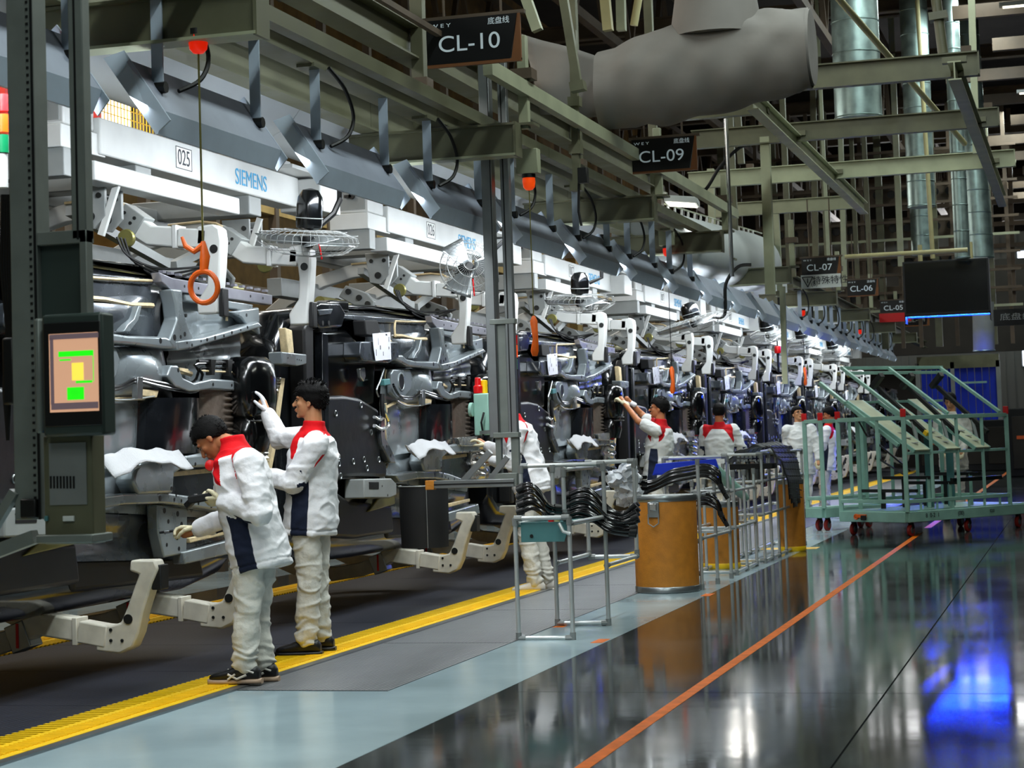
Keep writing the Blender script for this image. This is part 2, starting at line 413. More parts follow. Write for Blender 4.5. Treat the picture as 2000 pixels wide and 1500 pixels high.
# ------------------------------------------------------------------ steel above the line
YB = [9.27, 14.07, 19.0, 22.8, 28.4, 34.0, 39.5, 45.0, 51]
for i, y in enumerate(YB):
    x1 = -4.0; x0 = -5.35
    t = thing('cross_beam', 'short dark olive cross beam over the line, %s' % ('nearest, at the top left', 'second, below the sign CL-10', 'third, under the sign CL-09', 'fourth, with an orange lamp below', 'fifth from the front', 'sixth from the front', 'seventh from the front', 'eighth from the front', 'ninth from the front')[i], 'beam', (x1, y, 3.5), group='cross beams over the line')
    MB().box((x0, y - .05, 3.5), (x1, y + .05, 3.735)).build('web', 'beam_green', t, bevel=.01)
    MB().box((x0, y - .09, 3.495), (x1, y + .07, 3.512)).build('flange', 'beam_light', t, smooth=0)
    MB().box((x0, y - .09, 3.728), (x1, y + .07, 3.745)).build('flange', 'beam_green', t, smooth=0)
    MB().box((x1 - .012, y - .085, 3.49), (x1 + .008, y + .085, 3.75)).build('end_plate', 'beam_green', t, smooth=0)
# long rails, each a run of lengths
def rail(lab, x, z, y0, y1, w, h, m, i=True, name='steel_rail', step=6.0):
    t = thing(name, lab, 'rail', (x, y0, z - h / 2)); y = y0
    while y < y1 - .1:
        e = min(y1, y + step); b = MB()
        (b.ibeam((x, y + .004, z), (x, e - .004, z), w, h) if i else b.bar((x, y + .004, z), (x, e - .004, z), w, h)).build('rail_length', m, t, smooth=0)
        y = e
    return t
rail('broad olive I-beam running over the lamps toward the far end', -4.62, 3.86, 2, 23.6, .18, .20, 'beam_green')
rail('deep olive I-beam behind the lamp straps, beside the fabric duct', -5.16, 3.88, 2, 23.6, .16, .26, 'beam_green')
rail('pale green edge rail above the cross beam ends on the aisle side', -3.96, 4.02, 13.2, 23.6, .07, .11, 'beam_light', False)
rail('lower olive rail between the broad beam and the edge rail', -4.32, 3.80, 4, 23.6, .09, .09, 'beam_green', False)
rail('high olive I-beam above the broad beam at the top left', -4.9, 4.46, 4, 23.6, .2, .26, 'beam_green')
rail('brown cable tray high above the line', -5.6, 4.9, 6, 23.6, .35, .1, 'roof_steel', False, 'cable_tray')
rail('thin dark conduit beside the pale green edge rail', -4.12, 4.16, 4, 23.6, .04, .04, 'roof_steel', False, 'conduit')
rail('far olive I-beam over the lamps beyond the duct end', -4.62, 3.86, 33, 62, .18, .20, 'beam_green')
# droppers that carry the rails
k = 0
for i, y in enumerate(YB[1:8]):
    for x, w_ in ((-4.82, .1), (-3.98, .075)):
        t = thing('hanger_post', '%s olive hanger post above cross beam %s from the front' % ('broad' if w_ > .09 else 'slim pale', ('second', 'third', 'fourth', 'fifth', 'sixth', 'seventh', 'eighth')[i]), 'post', (x, y, 3.74), group='hanger posts over the cross beams')
        MB().box((x - w_ / 2, y + .1, 3.72), (x + w_ / 2, y + .1 + w_, 3.74 + (5 if w_ > .09 else .7))).build('post_tube', 'beam_green' if w_ > .09 else 'beam_light', t, bevel=.006)
        MB().box((x - .09, y + .06, 3.74), (x + .09, y + .24, 3.76)).build('foot_plate', 'beam_green', t, smooth=0)
        MB().box((x - .085, y + .07, 4.1), (x + .085, y + .23, 4.18)).build('clamp', 'roof_steel', t, smooth=0)
def strut(lab, p, q, w, m, cat='post', name='steel_post', rnd_=False, collars=(), grp=None):
    if abs(p[0] - q[0]) < .25 and p[2] > q[2] and p[2] > 5.6: p = V((p[0] + (p[0] - q[0]) / (p[2] - q[2]) * (13 - p[2]), p[1], 13.0))
    t = thing(name, lab, cat, q if q[2] < p[2] else p, group=grp); b = MB()
    (b.cyl(p, q, w / 2, 12) if rnd_ else b.bar(p, q, w)).build('tube', m, t, smooth=40 if rnd_ else 0)
    for c in collars:
        pp = V(p).lerp(V(q), c); d = (V(q) - V(p)).normalized()
        MB().bar(pp - d * .04, pp + d * .04, w * 1.7).build('collar', 'beam_green', t, smooth=0)
    return t
YSP = 34.7
def S2(lab, px0, px1, y, w, m, **k): return strut(lab, PY(*px0, y), PY(*px1, y), w, m, **k)
S2('dark olive post crossing in front of the cloth covered duct', (1098, -20), (1130, 175), 15.6, .07, 'beam_green', collars=(.97,))
S2('pale post continuing down to the black switch box', (1119, 60), (1127, 370), 15.9, .06, 'beam_green', collars=(.45, .75, .98))
S2('short leaning pale green brace left of the cloth covered duct', (1022, -20), (1050, 60), 15.0, .08, 'beam_light')
S2('cream post behind the cloth covered duct at the top', (1180, -20), (1188, 60), 24, .12, 'cream_pipe')
S2('pale steel post at the top between two braces', (1212, -20), (1214, 60), 26, .12, 'beam_light')
S2('slanting cream pipe just left of the cloth duct riser', (1250, -20), (1238, 50), 24, .1, 'cream_pipe', rnd_=True)
S2('pale green post behind the fabric duct end', (1494, 268), (1505, 575), 23.8, .115, 'beam_light')
S2('shorter pale green post right of the fabric duct end', (1516, 415), (1524, 580), 31.6, .09, 'beam_light', collars=(.96,))
S2('pale green post hanging low at the line, far from the front', (1528, 560), (1534, 750), 28.4, .08, 'beam_light')
S2('bright metal drop pipe with a bent outlet', (1418, 232), (1430, 540), 21.4, .045, 'chrome', rnd_=True, name='drop_pipe', cat='pipe')
S2('cream vertical pipe carrying the black screen, left one', (1790, -20), (1822, 505), YSP, .08, 'cream_pipe', rnd_=True, name='screen_pipe', cat='pipe')
S2('cream vertical pipe carrying the black screen, right one', (1851, -20), (1874, 503), YSP, .08, 'cream_pipe', rnd_=True, name='screen_pipe', cat='pipe')
S2('pale green vertical post at the top right corner', (1897, -20), (1907, 300), 26, .09, 'beam_light')
S2('brown round post above the nearest wide beam at the right', (1826, -20), (1842, 105), 20.4, .11, 'beam_green', rnd_=True, collars=(.95,))
S2('thin cream conduit horizontal above the sign row', (1650, 502), (1890, 488), 33, .08, 'cream_pipe', rnd_=True, name='conduit', cat='pipe')
strut('long cream brace slanting down to the pale green beam end', PY(1630, -12, 20), PY(1884, 280, 27), .075, 'cream_pipe', rnd_=True, name='brace_pipe', cat='brace')
for i, (a, b_, y, w) in enumerate([((1440, 215), (1448, 320), 30, .1), ((1388, 330), (1392, 480), 30, .1), ((1590, 300), (1594, 560), 40, .12), ((1642, 270), (1650, 560), 40, .1), ((1690, 330), (1700, 540), 42, .1), ((1750, 280), (1760, 520), 42, .12), ((1545, 470), (1552, 575), 34, .09), ((1610, 330), (1618, 500), 36, .06)]):
    S2('thin green-grey post in the distant steelwork, %s from the left' % ('third', 'first', 'fifth', 'seventh', 'eighth', 'ninth', 'fourth', 'sixth')[i], a, b_, y, w, 'beam_light' if i % 2 else 'beam_green', grp='posts in the distant steelwork')
# wide grid of beams over the aisle
def gbeam(lab, x0, x1, y, z, m, h=.19, w=.12, lit=False, hh=None):
    t = thing('grid_beam', lab, 'beam', (x1, y, z - h / 2))
    MB().ibeam((x0, y, z), (x1, y, z), w, h, .014).build('i_beam', m, t, smooth=0)
    MB().box((x1 - .01, y - w / 2, z - h / 2), (x1 + .004, y + w / 2, z + h / 2)).build('end_plate', m, t, smooth=0)
    for x in (x1 - .12, x0 + .9):
        MB().box((x - .05, y - .04, z + h / 2), (x + .05, y + .04, z + h / 2 + .06)).build('clamp', 'roof_steel', t, smooth=0)
    return t
gbeam('wide olive beam passing the galvanized duct, nearest on the right', -4.4, -.83, 20.1, 5.0, 'beam_green', .25)
gbeam('olive beam just below the cloth covered duct', -4.6, -3.18, 21.4, 5.0, 'beam_green', .26)
gbeam('long olive beam, second across the aisle', -4.5, -.78, 23.75, 5.0, 'beam_green', .23)
gbeam('long pale green beam lit from below, third across the aisle', -5.3, -.72, 27.6, 5.0, 'beam_light', .24)  # lit look from below is put into the paler beam colour
gbeam('short pale green beam, fourth across, ending above CL-07', -5.7, -3.35, 31.6, 5.0, 'beam_light', .22)  # paler material again carries the light falling on the beam
for lab, x, y0, y1, z in (('olive beam slanting away above the lit beams, centre right', -3.2, 20.4, 31.4, 4.86), ('olive beam slanting away at the right end of the wide beams', -1.05, 19.6, 31.6, 4.86)):
    t = thing('grid_beam', lab, 'beam', (x, y0, z - .1)); MB().ibeam((x, y0, z), (x, y1, z), .13, .19, .014).build('i_beam', 'beam_light', t, smooth=0)
    for y in (y0 + .1, 23.75, 27.6): MB().box((x - .12, y - .05, z + .09), (x + .12, y + .05, z + .15)).build('clamp', 'beam_green', t, smooth=0)
# far cross runs and perforated trays in the distance
cr = 0
ords = ['first', 'second', 'third', 'fourth', 'fifth', 'sixth', 'seventh', 'eighth', 'ninth', 'tenth', 'eleventh', 'twelfth', 'thirteenth', 'fourteenth', 'fifteenth', 'sixteenth', 'seventeenth', 'eighteenth', 'nineteenth', 'twentieth']
lt = thing('pipe_rack', 'dense distant lattice of posts and perforated trays behind the signs', 'pipe rack', (-4, 47, 3.6))
for i in range(17):
    x = -8.2 + i * .42; MB().bar((x, 47, 3.2), (x, 47, 9), .09 if i % 3 else .16).build('upright', 'beam_green' if i % 3 == 0 else 'roof_steel', lt, smooth=0)
for j in range(10):
    z = 4.1 + j * .42; MB().bar((-8.4, 46.8, z), (-1.2, 46.8, z), .07, .06).build('tray_edge', 'beam_light' if j % 4 == 0 else 'roof_steel', lt, smooth=0)
for j in range(5):
    z = 4.2 + j * .82; t = MB()
    t.box((-7.4, 47.2, z), (-2.6, 47.22, z + .5)); t.build('perforated_tray', 'roof_steel', lt, smooth=0)
    h = MB()
    for i in range(14): h.cyl((-7.2 + i * .34, 47.15, z + .25), (-7.2 + i * .34, 47.19, z + .25), .1, 10)
    h.build('perforations', 'black', lt, smooth=0)['kind'] = 'stuff'
lt2 = thing('pipe_rack', 'brown steel frames in front of the far right roof', 'pipe rack', (-2, 55, 4))
for i in range(9):
    x = -4.4 + i * .55; MB().bar((x, 55, 4.6), (x + .1, 55, 10), .12).build('upright', 'roof_steel', lt2, smooth=0)
for j in range(8):
    z = 5 + j * .6; MB().bar((-4.6, 54.8, z), (4.8, 54.8, z), .1, .12).build('cross_rail', 'roof_steel', lt2, smooth=0)
# ------------------------------------------------------------------ ducts
def duct_x(i, r): return None
fd = thing('fabric_duct', 'long pale fabric air duct hung beside the line, closed at its far end', 'duct', (-5.75, 20, 3.6))
def duct_sec(y0, y1, r, z, n=10):
    b = MB(); pts = []; rs = []
    for i in range(n + 1):
        y = y0 + (y1 - y0) * i / n; pts.append((-5.75, y, z)); rs.append(r * (1 + .012 * math.sin(i * 2.1)))
    return b.tube(pts, rs, 28)
for k in range(4): duct_sec(3.5 + k * 4.8, 3.5 + (k + 1) * 4.8 - .02, .45, 4.05).build('duct_length', 'duct_cloth', fd)
fd['label'] = 'long pale fabric air duct hung behind the line lamps'
fe = thing('fabric_duct', 'pale sagging fabric duct length with rounded end, hung on white rings in the middle', 'duct', (-5.0, 27, 3.3))
b = MB(); prof = [(3.74, 23.0, .40), (3.80, 25, .42), (3.90, 27.5, .44), (4.02, 30.3, .47), (4.06, 31.2, .46), (4.08, 31.7, .40), (4.09, 31.95, .28), (4.09, 32.05, .08)]
b.tube([(-5.0, y, z) for z, y, r in prof], [r for z, y, r in prof], 32).build('duct_end', 'duct_cloth', fe)
for k in range(18):
    y = 23.4 + k * .45; zt = 4.18 + (y - 23.4) * .045; MB().ring((-4.95, y, zt), (1, .4, 0), .05, .009, 10, 4).build('hanging_ring', 'white_paint', fe)
MB().cyl((-4.95, 23, 4.22), (-4.95, 32, 4.62), .012, 8).build('hanging_cable', 'beam_light', fe)
fd2 = thing('fabric_duct', 'far fabric air duct lit teal, beyond the near duct end', 'duct', (-5.75, 40, 3.6))
b = MB(); b.tube([(-5.75, y, 4.0) for y in (35, 36, 48, 60)], [.2, .42, .42, .42], 20).build('duct_length', 'duct_cloth', fd2)
for k in range(12):
    y = 36 + k * .8; MB().ring((-5.65, y, 4.48), (1, 0, 0), .05, .01, 8, 4).build('hanging_ring', 'white_paint', fd2)
wp = thing('air_pipe', 'slim white round pipe below the fabric duct at the top left', 'pipe', (-6.0, 9, 3.7))
p0 = PX(150, 100, -6.1); p1 = PX(575, 262, -6.1); MB().cyl((-6.1, p0.y - 3, p0.z), (-6.1, p1.y, p0.z), .085, 16).build('pipe_length', 'white_paint', wp)
MB().cyl((-6.1, p1.y, p0.z), (-6.1, p1.y + .03, p0.z), .1, 16).build('pipe_end', 'white_paint', wp)
# cloth covered duct across the aisle, top right
cd = thing('covered_duct', 'large round duct wrapped in wrinkled grey cloth, top right', 'duct', (-3.2, 17, 4.3))
ax = [PY(1196, 170, 17), PY(1285, 140, 17), PY(1380, 120, 17), PY(1480, 98, 17), PY(1583, 92, 17)]
rr = [.33, .37, .36, .345, .345]
b = MB(); n = 40; NS = 34
def along(lst, t):
    f = t * (len(lst) - 1); i = min(int(f), len(lst) - 2); f -= i; return lst[i] * (1 - f) + lst[i + 1] * f if not isinstance(lst[0], V) else lst[i].lerp(lst[i + 1], f)
import mathutils.noise as mn
def cloth_pt(u, v):
    c = along(ax, u); r = along(rr, u); th = v * 2 * PI
    w = .02 * mn.noise(V((u * 9, math.cos(th) * 2, math.sin(th) * 2))) + .012 * math.sin(u * 26 + 3 * math.sin(th * 2)) + .03 * mn.noise(V((u * 3 + 5, math.cos(th), math.sin(th))))
    sag = -.08 * max(0, -math.sin(th)) * math.sin(u * PI) - .05 * max(0, -math.sin(th)) * (1 if u < .97 else .3)
    return c + V((-.1 * (u < .02), math.cos(th) * (r + w), math.sin(th) * (r + w) + sag))
b.sheet(NS, n, cloth_pt); b.build('cloth_cover', 'drape', cd, smooth=60)
MB().tube([ax[4] + V((-.01, 0, 0)), ax[4] + V((.02, 0, 0))], [.34, .335], 32).build('duct_end', 'drape', cd)
b = MB(); b.tube([ax[2] + V((.1, 0, .2)), ax[2] + V((.1, 0, .6)), ax[2] + V((.02, 0, 1.4))], [.42, .36, .34], 24).build('riser', 'drape', cd)
q = MB(); lo = PY(1022, 62, 17.2); 
q.sheet(10, 10, lambda u, v: PY(1018, 66, 17.2).lerp(PY(1205, 120, 17.2), u).lerp(PY(1058, 225, 17.2).lerp(PY(1215, 232, 17.2), u), v) + V((0, .05 * math.sin(u * 9 + v * 4), 0)))
q.build('hanging_cloth', 'drape', cd, thick=.004)
for i, (px, y0, y1, D, w, nm) in enumerate([((1675, 1677), -30, 232, 27.5, .66, 'large bright galvanized vertical duct in front'), ((1787, 1800), -30, 405, 36, .5, 'slim galvanized vertical duct left of the cream pipes'), ((1868, 1880), 160, 505, 34, .26, 'thin grey vertical duct between the cream pipes'), ((1893, 1916), 280, 505, 40, .52, 'grey vertical duct above the black screen'), ((1800, 1802), 330, 500, 46, .5, 'dull far vertical duct behind the slim one')]):
    p = PY(px[0], y0, D); q_ = PY(px[1], y1, D); p = V((p.x - .03, p.y, 13.0)); t = thing('vertical_duct', nm, 'duct', q_)
    MB().cyl(p, q_, w / 2, 28).build('duct_tube', 'galv', t)
    nseg = int((p.z - q_.z) / .45)
    for j in range(nseg + 1):
        c = q_ + V((0, 0, .02 + j * .45)); f = (c.z - q_.z) / (p.z - q_.z); c = q_.lerp(p, f)
        MB().ring(c, (0, 0, 1), w / 2 + .002, .009, 28, 5).build('seam_band', 'galv', t)
p = PY(1920, 590, 37.5); q_ = PY(1922, 685, 37.5); t = thing('vertical_duct', 'short grey round duct stub right below the black screen', 'duct', q_)
MB().tube([p, q_], [.2, .2], 24).build('duct_tube', 'grey_paint', t); MB().ring(q_, (0, 0, 1), .2, .012, 24).build('seam_band', 'galv', t)

# ------------------------------------------------------------------ tilted line lamps
FX0 = -4.62; FY = [6.78 + 2.2 * i for i in range(20)]
def make_lamp(y0):
    t = thing('line_lamp', 'lamp', 'lamp', (FX0, y0, 3.05))
    L_ = 1.66; U = V((FX0 - .06, 0, 3.41)); D_ = V((FX0 + .15, 0, 3.07)); dn = (D_ - U).normalized(); nb = V((dn.z * -1, 0, dn.x)); nb = V((abs(nb.x), 0, abs(nb.z)))
    ya, yb = y0, y0 + L_
    def P(s, n_, y): return U + dn * s * (D_ - U).length + nb * n_ + V((0, y, 0))
    b = MB()   # shallow tray: back plate with slanted cut ends
    for (s0, s1, n0, n1) in ((.1, .9, .0, .018),):
        b.add([P(s0, n1, ya + .05), P(s0, n1, yb - .10), P(s1, n1, yb - .02), P(s1, n1, ya + .1), P(s0, n0, ya + .05), P(s0, n0, yb - .10), P(s1, n0, yb - .02), P(s1, n0, ya + .1)],
              [(0, 1, 2, 3), (7, 6, 5, 4), (0, 4, 5, 1), (1, 5, 6, 2), (2, 6, 7, 3), (3, 7, 4, 0)])
    b.build('back_plate', 'fixture_dark', t, smooth=0)
    b = MB(); b.add([P(.9, .018, ya + .1), P(.9, .018, yb - .02), P(1.12, -.07, yb - .07), P(1.12, -.07, ya + .08), P(.9, .0, ya + .1), P(.9, 0, yb - .02), P(1.10, -.085, yb - .07), P(1.10, -.085, ya + .08)],
                    [(0, 1, 2, 3), (7, 6, 5, 4), (0, 4, 5, 1), (1, 5, 6, 2), (2, 6, 7, 3), (3, 7, 4, 0)])
    b.build('lower_lip', 'fixture', t, smooth=0)
    for (a, a2, c2) in ((ya + .05, ya + .1, 0), (yb - .10, yb - .02, 1)):
        b = MB(); o = .05 * (1 if c2 else -1)
        b.add([P(-.05, .02, a - .0), P(1.05, .02, a2), P(1.1, -.08, a2 + o * .4), P(-.08, -.08, a + o), P(-.05, .02, a + .012), P(1.05, .02, a2 + .012), P(1.1, -.08, a2 + o * .4 + .012), P(-.08, -.08, a + o + .012)],
              [(0, 1, 2, 3), (7, 6, 5, 4), (0, 4, 5, 1), (1, 5, 6, 2), (2, 6, 7, 3), (3, 7, 4, 0)])
        b.build('end_plate', 'fixture', t, smooth=0)
    for s in (.3, .7): MB().cyl(P(s, -.035, ya + .25), P(s, -.035, yb - .3), .014, 8).build('tube', 'tube_light', t)
    for yy in (ya + .22, yb - .18):
        st = MB().box((FX0 + .02, yy - .006, 3.24), (FX0 + .085, yy + .006, 3.77)).build('strap', 'fixture', t, smooth=0)
        MB().cyl((FX0 + .0, yy, 3.26), (FX0 + .10, yy, 3.26), .032, 8).build('knob', 'black', st)
    MB().tube(spl([(FX0 + .1, ya + .35, 3.77), (FX0 + .14, ya + .52, 3.66), (FX0 + .15, ya + .64, 3.5), (FX0 + .13, ya + .58, 3.36), (FX0 + .06, ya + .45, 3.28)]), .013, 6).build('cable', 'black_rubber', t)
    MB().box((FX0 - .02, ya + .1, 3.74), (FX0 + .1, ya + .3, 3.765)).build('mount', 'beam_green', t, smooth=0)
    return t
lamp0 = make_lamp(FY[0])
for i, y in enumerate(FY):
    o = lamp0 if i == 0 else dup(lamp0, loc=(FX0, y, 3.05), skip=('strap', 'cable') if 22.2 < y < 32 else ())
    o['label'] = 'tilted grey line lamp on straps, %s of its row from the front' % (ords[i] if i < 20 else str(i))
    o['group'] = 'tilted lamps along the line'
    a_ = area((FX0 - .03, y + .83, 3.20), (FX0 - .58, y + .83, 2.3), .22, 1.6, 42 if i < 8 else 36, (.93, .98, 1), 'line_lamp_light')
# orange pull-cord lamps below the beams
cords = [((387, 80), (410, 590), 9.27, 'big'), ((1033, 355), (1055, 690), 14.9, 'mid'), ((1303, 490), (1320, 765), 22.6, 'mid'), ((1567, 610), (1588, 750), 33.9, 'small'), ((1679, 647), None, 44, 's'), ((1733, 668), None, 52, 's')]
for i, (p, q_, y, s_) in enumerate(cords):
    c = PY(*p, y); t = thing('call_lamp', 'glowing %s call lamp under a beam, %s from the front' % ('red-orange' if i % 2 == 0 else 'orange', ords[i]), 'lamp', c, group='call lamps over the line')
    MB().cyl(c + V((0, 0, .03)), c + V((0, 0, .06)), .055, 14).build('lamp_base', 'black', t)
    MB().lathe([(.05, .03), (.052, 0), (.046, -.045), (.028, -.065), (.004, -.07)], c, 16).build('dome', 'red_glow' if i != 1 else 'amber_glow', t)
    if i in (1, 2): MB().box(c + V((-.09, -.05, .06)), c + V((.09, .05, .26))).build('junction_box', 'beam_light', t, bevel=.006)
    if q_:
        e = V((c.x, c.y, PY(*q_, y).z)); hz = c.z - .06
        cdm = MB(); cdm.cyl((c.x, c.y, hz), (e.x, e.y, e.z + .3), .006 if i == 0 else .005, 6)
        cr_ = cdm.build('pull_cord', 'olive' if i < 2 else 'black', t)
        h = MB()
        if i == 0:
            h.tube([e + V((0, 0, .32)), e + V((.01, 0, .24)), e + V((0, 0, .16))], [.012, .028, .022], 10)
            h.tube([e + V((0, 0, .3)), e + V((-.05, 0, .27)), e + V((-.1, 0, .3)), e + V((-.12, 0, .35))], [.018, .016, .014, .008], 8)
            h.ring(e + V((0, 0, .08)), (.1, 1, .1), .082, .015, 22, 8)
        else:
            h.tube([e + V((0, 0, .3)), e + V((0, 0, .26)), e + V((.01, 0, .12)), e + V((0, 0, .02)), e + V((0, 0, -.02))], [.012, .03, .022, .033, .02], 10)
        h.build('pull_handle', 'orange', t)
# ------------------------------------------------------------------ station signs
def sign(txt, p0, p1, y, lab, first=False, dim=False, left_cut=False):
    a = PY(*p0, y); b_ = PY(*p1, y); w = b_.x - a.x; h = a.z - b_.z; t = thing('station_sign', lab, 'sign', ((a.x + b_.x) / 2, y, b_.z), group='station signs')
    f = lambda u, v, d: V((a.x + u * w, y + d, b_.z + v * h))
    MB().prism([(0, 0), (.91, 0), (1, 1), (0, 1)], f, 0, .03).build('board', 'sign_black', t, smooth=0)
    MB().prism([(0, -.05), (.92, -.05), (1.0, 1.0), (1.03, 1.0), (1.03, -.05)], f, .008, .028).build('side_panel', 'sign_gold', t, smooth=0)
    MB().prism([(.0, -.07), (1.03, -.07), (1.03, -.0), (.0, -.0)], f, .002, .034).build('bottom_edge', 'sign_gold', t, smooth=0)
    mt = 'grey_paint' if dim else 'sign_text'
    text(txt, mt, t, (a.x + w * .47, y - .004, b_.z + h * .42), (1, 0, 0), (0, 0, 1), h * .52, 'lettering', .001, 1.12)
    text('W E Y', mt, t, (a.x + w * .16, y - .004, b_.z + h * .86), (1, 0, 0), (0, 0, 1), h * .12, 'small_lettering', .001, 1.5)
    text('底盘线', mt, t, (a.x + w * .80, y - .004, b_.z + h * .86), (1, 0, 0), (0, 0, 1), h * .17, 'small_lettering', .001, 1.0)
    MB().box((a.x - .03, y + .01, a.z), (b_.x + .05, y + .05, a.z + .025)).build('hanging_bar', 'roof_steel', t, smooth=0)
    for x in (a.x + .12, b_.x - .12): MB().cyl((x, y + .03, a.z), (x, y + .03, a.z + .9), .01, 6).build('suspension_rod', 'roof_steel', t)
    return t
sign('CL-10', (832, 42), (1012, 112), 12.6, 'large black sign reading CL-10')
sign('CL-09', (1233, 274), (1358, 327), 18, 'black sign reading CL-09')
sign('CL-07', (1565, 505), (1640, 535), 29.5, 'black sign reading CL-07 above a white plate')
sign('CL-06', (1654, 548), (1714, 575), 37.7, 'black sign reading CL-06')
sign('CL-05', (1718, 588), (1775, 611), 45, 'black sign reading CL-05 above a red board')
sign('CL-04', (1767, 612), (1814, 634), 52, 'dim black sign reading CL-04', dim=True)
a = PY(1564, 538, 29.4); b_ = PY(1643, 560, 29.4)
t = thing('notice_plate', 'white plate with a triangle mark and Chinese characters below CL-07', 'sign', ((a.x + b_.x) / 2, 29.4, b_.z))
MB().box((a.x, 29.4, b_.z), (b_.x, 29.42, a.z)).build('plate', 'sign_white', t, smooth=0)
h = a.z - b_.z
text('特殊特性', 'print', t, (a.x + .44, 29.395, b_.z + h * .52), (1, 0, 0), (0, 0, 1), h * .66, 'lettering')
text('(B)', 'print', t, (a.x + .2, 29.395, b_.z + h * .3), (1, 0, 0), (0, 0, 1), h * .4, 'lettering')
tr = MB()
cx = a.x + .1; cz = b_.z + h * .5
tr.bar((cx - .08, 29.393, cz + .07), (cx + .08, 29.393, cz + .07), .012, .012); tr.bar((cx - .08, 29.393, cz + .07), (cx, 29.393, cz - .08), .012, .012); tr.bar((cx + .08, 29.393, cz + .07), (cx, 29.393, cz - .08), .012, .012); tr.bar((cx, 29.393, cz + .05), (cx, 29.393, cz - .02), .012, .012)
tr.build('triangle_mark', 'print', t, smooth=0)
a = PY(1717, 613, 44.8); b_ = PY(1780, 627, 44.8); t = thing('red_board', 'bright red strip board below CL-05', 'sign', ((a.x + b_.x) / 2, 44.8, b_.z))
MB().box((a.x, 44.8, b_.z), (b_.x, 44.84, a.z)).build('board', 'red', t, smooth=0)
MB().box((a.x, 44.85, a.z - .02), (b_.x, 44.87, a.z + .02)).build('rail', 'roof_steel', t, smooth=0)
# black screen over the aisle
YS = 34.5; a = PY(1762, 512, YS); b_ = PY(1935, 608, YS)
t = thing('overhead_screen', 'large black switched screen hanging over the aisle', 'screen', ((a.x + b_.x) / 2, YS, b_.z))
MB().box((a.x, YS, b_.z), (b_.x, YS + .45, a.z)).build('housing', 'black', t, bevel=.008)
MB().box((a.x + .03, YS - .005, b_.z + .03), (b_.x - .03, YS, a.z - .03)).build('screen_glass', 'black_gloss', t, smooth=0)
MB().box((a.x + .03, YS + .03, b_.z - .008), (b_.x - .03, YS + .43, b_.z)).build('added_blue_emitter', 'added_blue_glow', t, smooth=0)  # added emitter, there only to make the blue reflection on the floor
sk = MB(); sk.box((a.x, YS, b_.z - .03), (b_.x, YS + .015, b_.z)); sk.box((a.x, YS + .44, b_.z - .03), (b_.x, YS + .45, b_.z)); sk.box((a.x, YS, b_.z - .14), (a.x + .015, YS + .45, b_.z)); sk.box((b_.x - .015, YS, b_.z - .14), (b_.x, YS + .45, b_.z)); sk.build('emitter_baffle', 'black', t, smooth=0)  # added rim that hides the blue emitter and aims it downward
for x in (a.x + .3, b_.x - .3): MB().cyl((x, YS + .2, a.z - .02), (x, YS + .2, a.z + .3), .04, 8).build('bracket', 'cream_pipe', t)
t = thing('notice_plate', 'black distant board with pale characters at the right edge', 'sign', PY(1975, 632, 34)); a = PY(1940, 605, 34); b_ = PY(2030, 633, 34)
MB().box((a.x, 34, b_.z), (b_.x, 34.05, a.z)).build('board', 'sign_black', t, smooth=0)
text('底盘线', 'grey_paint', t, ((a.x + b_.x) / 2, 33.99, (a.z + b_.z) / 2), (1, 0, 0), (0, 0, 1), .13, 'lettering', .001, 1.4)
# small lit lamp above the line
c = PY(1332, 393, 24); t = thing('box_lamp', 'bright white box lamp below CL-09', 'lamp', c)
MB().obox(c, (.2, .05, -.02), (-.03, .25, 0), (0, 0, .04)).build('housing', 'white_paint', t, bevel=.01)
MB().obox(c + V((0, 0, -.045)), (.17, .045, -.017), (-.025, .22, 0), (0, 0, .006)).build('diffuser', 'lamp_panel', t, smooth=0)
area(c + V((0, 0, -.07)), c + V((-.3, 0, -1)), .3, .4, 30, (1, 1, 1), 'box_lamp_light')
MB().tube(spl([c + V((.1, 0, .05)), c + V((.3, 0, .12)), c + V((.5, 0, .4)), c + V((.75, 0, .62)), c + V((.9, 0, .64))]), .022, 8).build('cable', 'black_rubber', t)
t = thing('switch_box', 'small black switch box on the pale post', 'box', PY(1138, 330, 15.7))
c = PY(1139, 343, 15.7); MB().cbox(c, (.08, .08, .13)).build('box', 'black', t, bevel=.005)
MB().tube([c + V((-.04, 0, -.06)), c + V((-.05, 0, -.3)), c + V((-.03, 0, -.42))], .012, 6).build('cable', 'black_rubber', t)
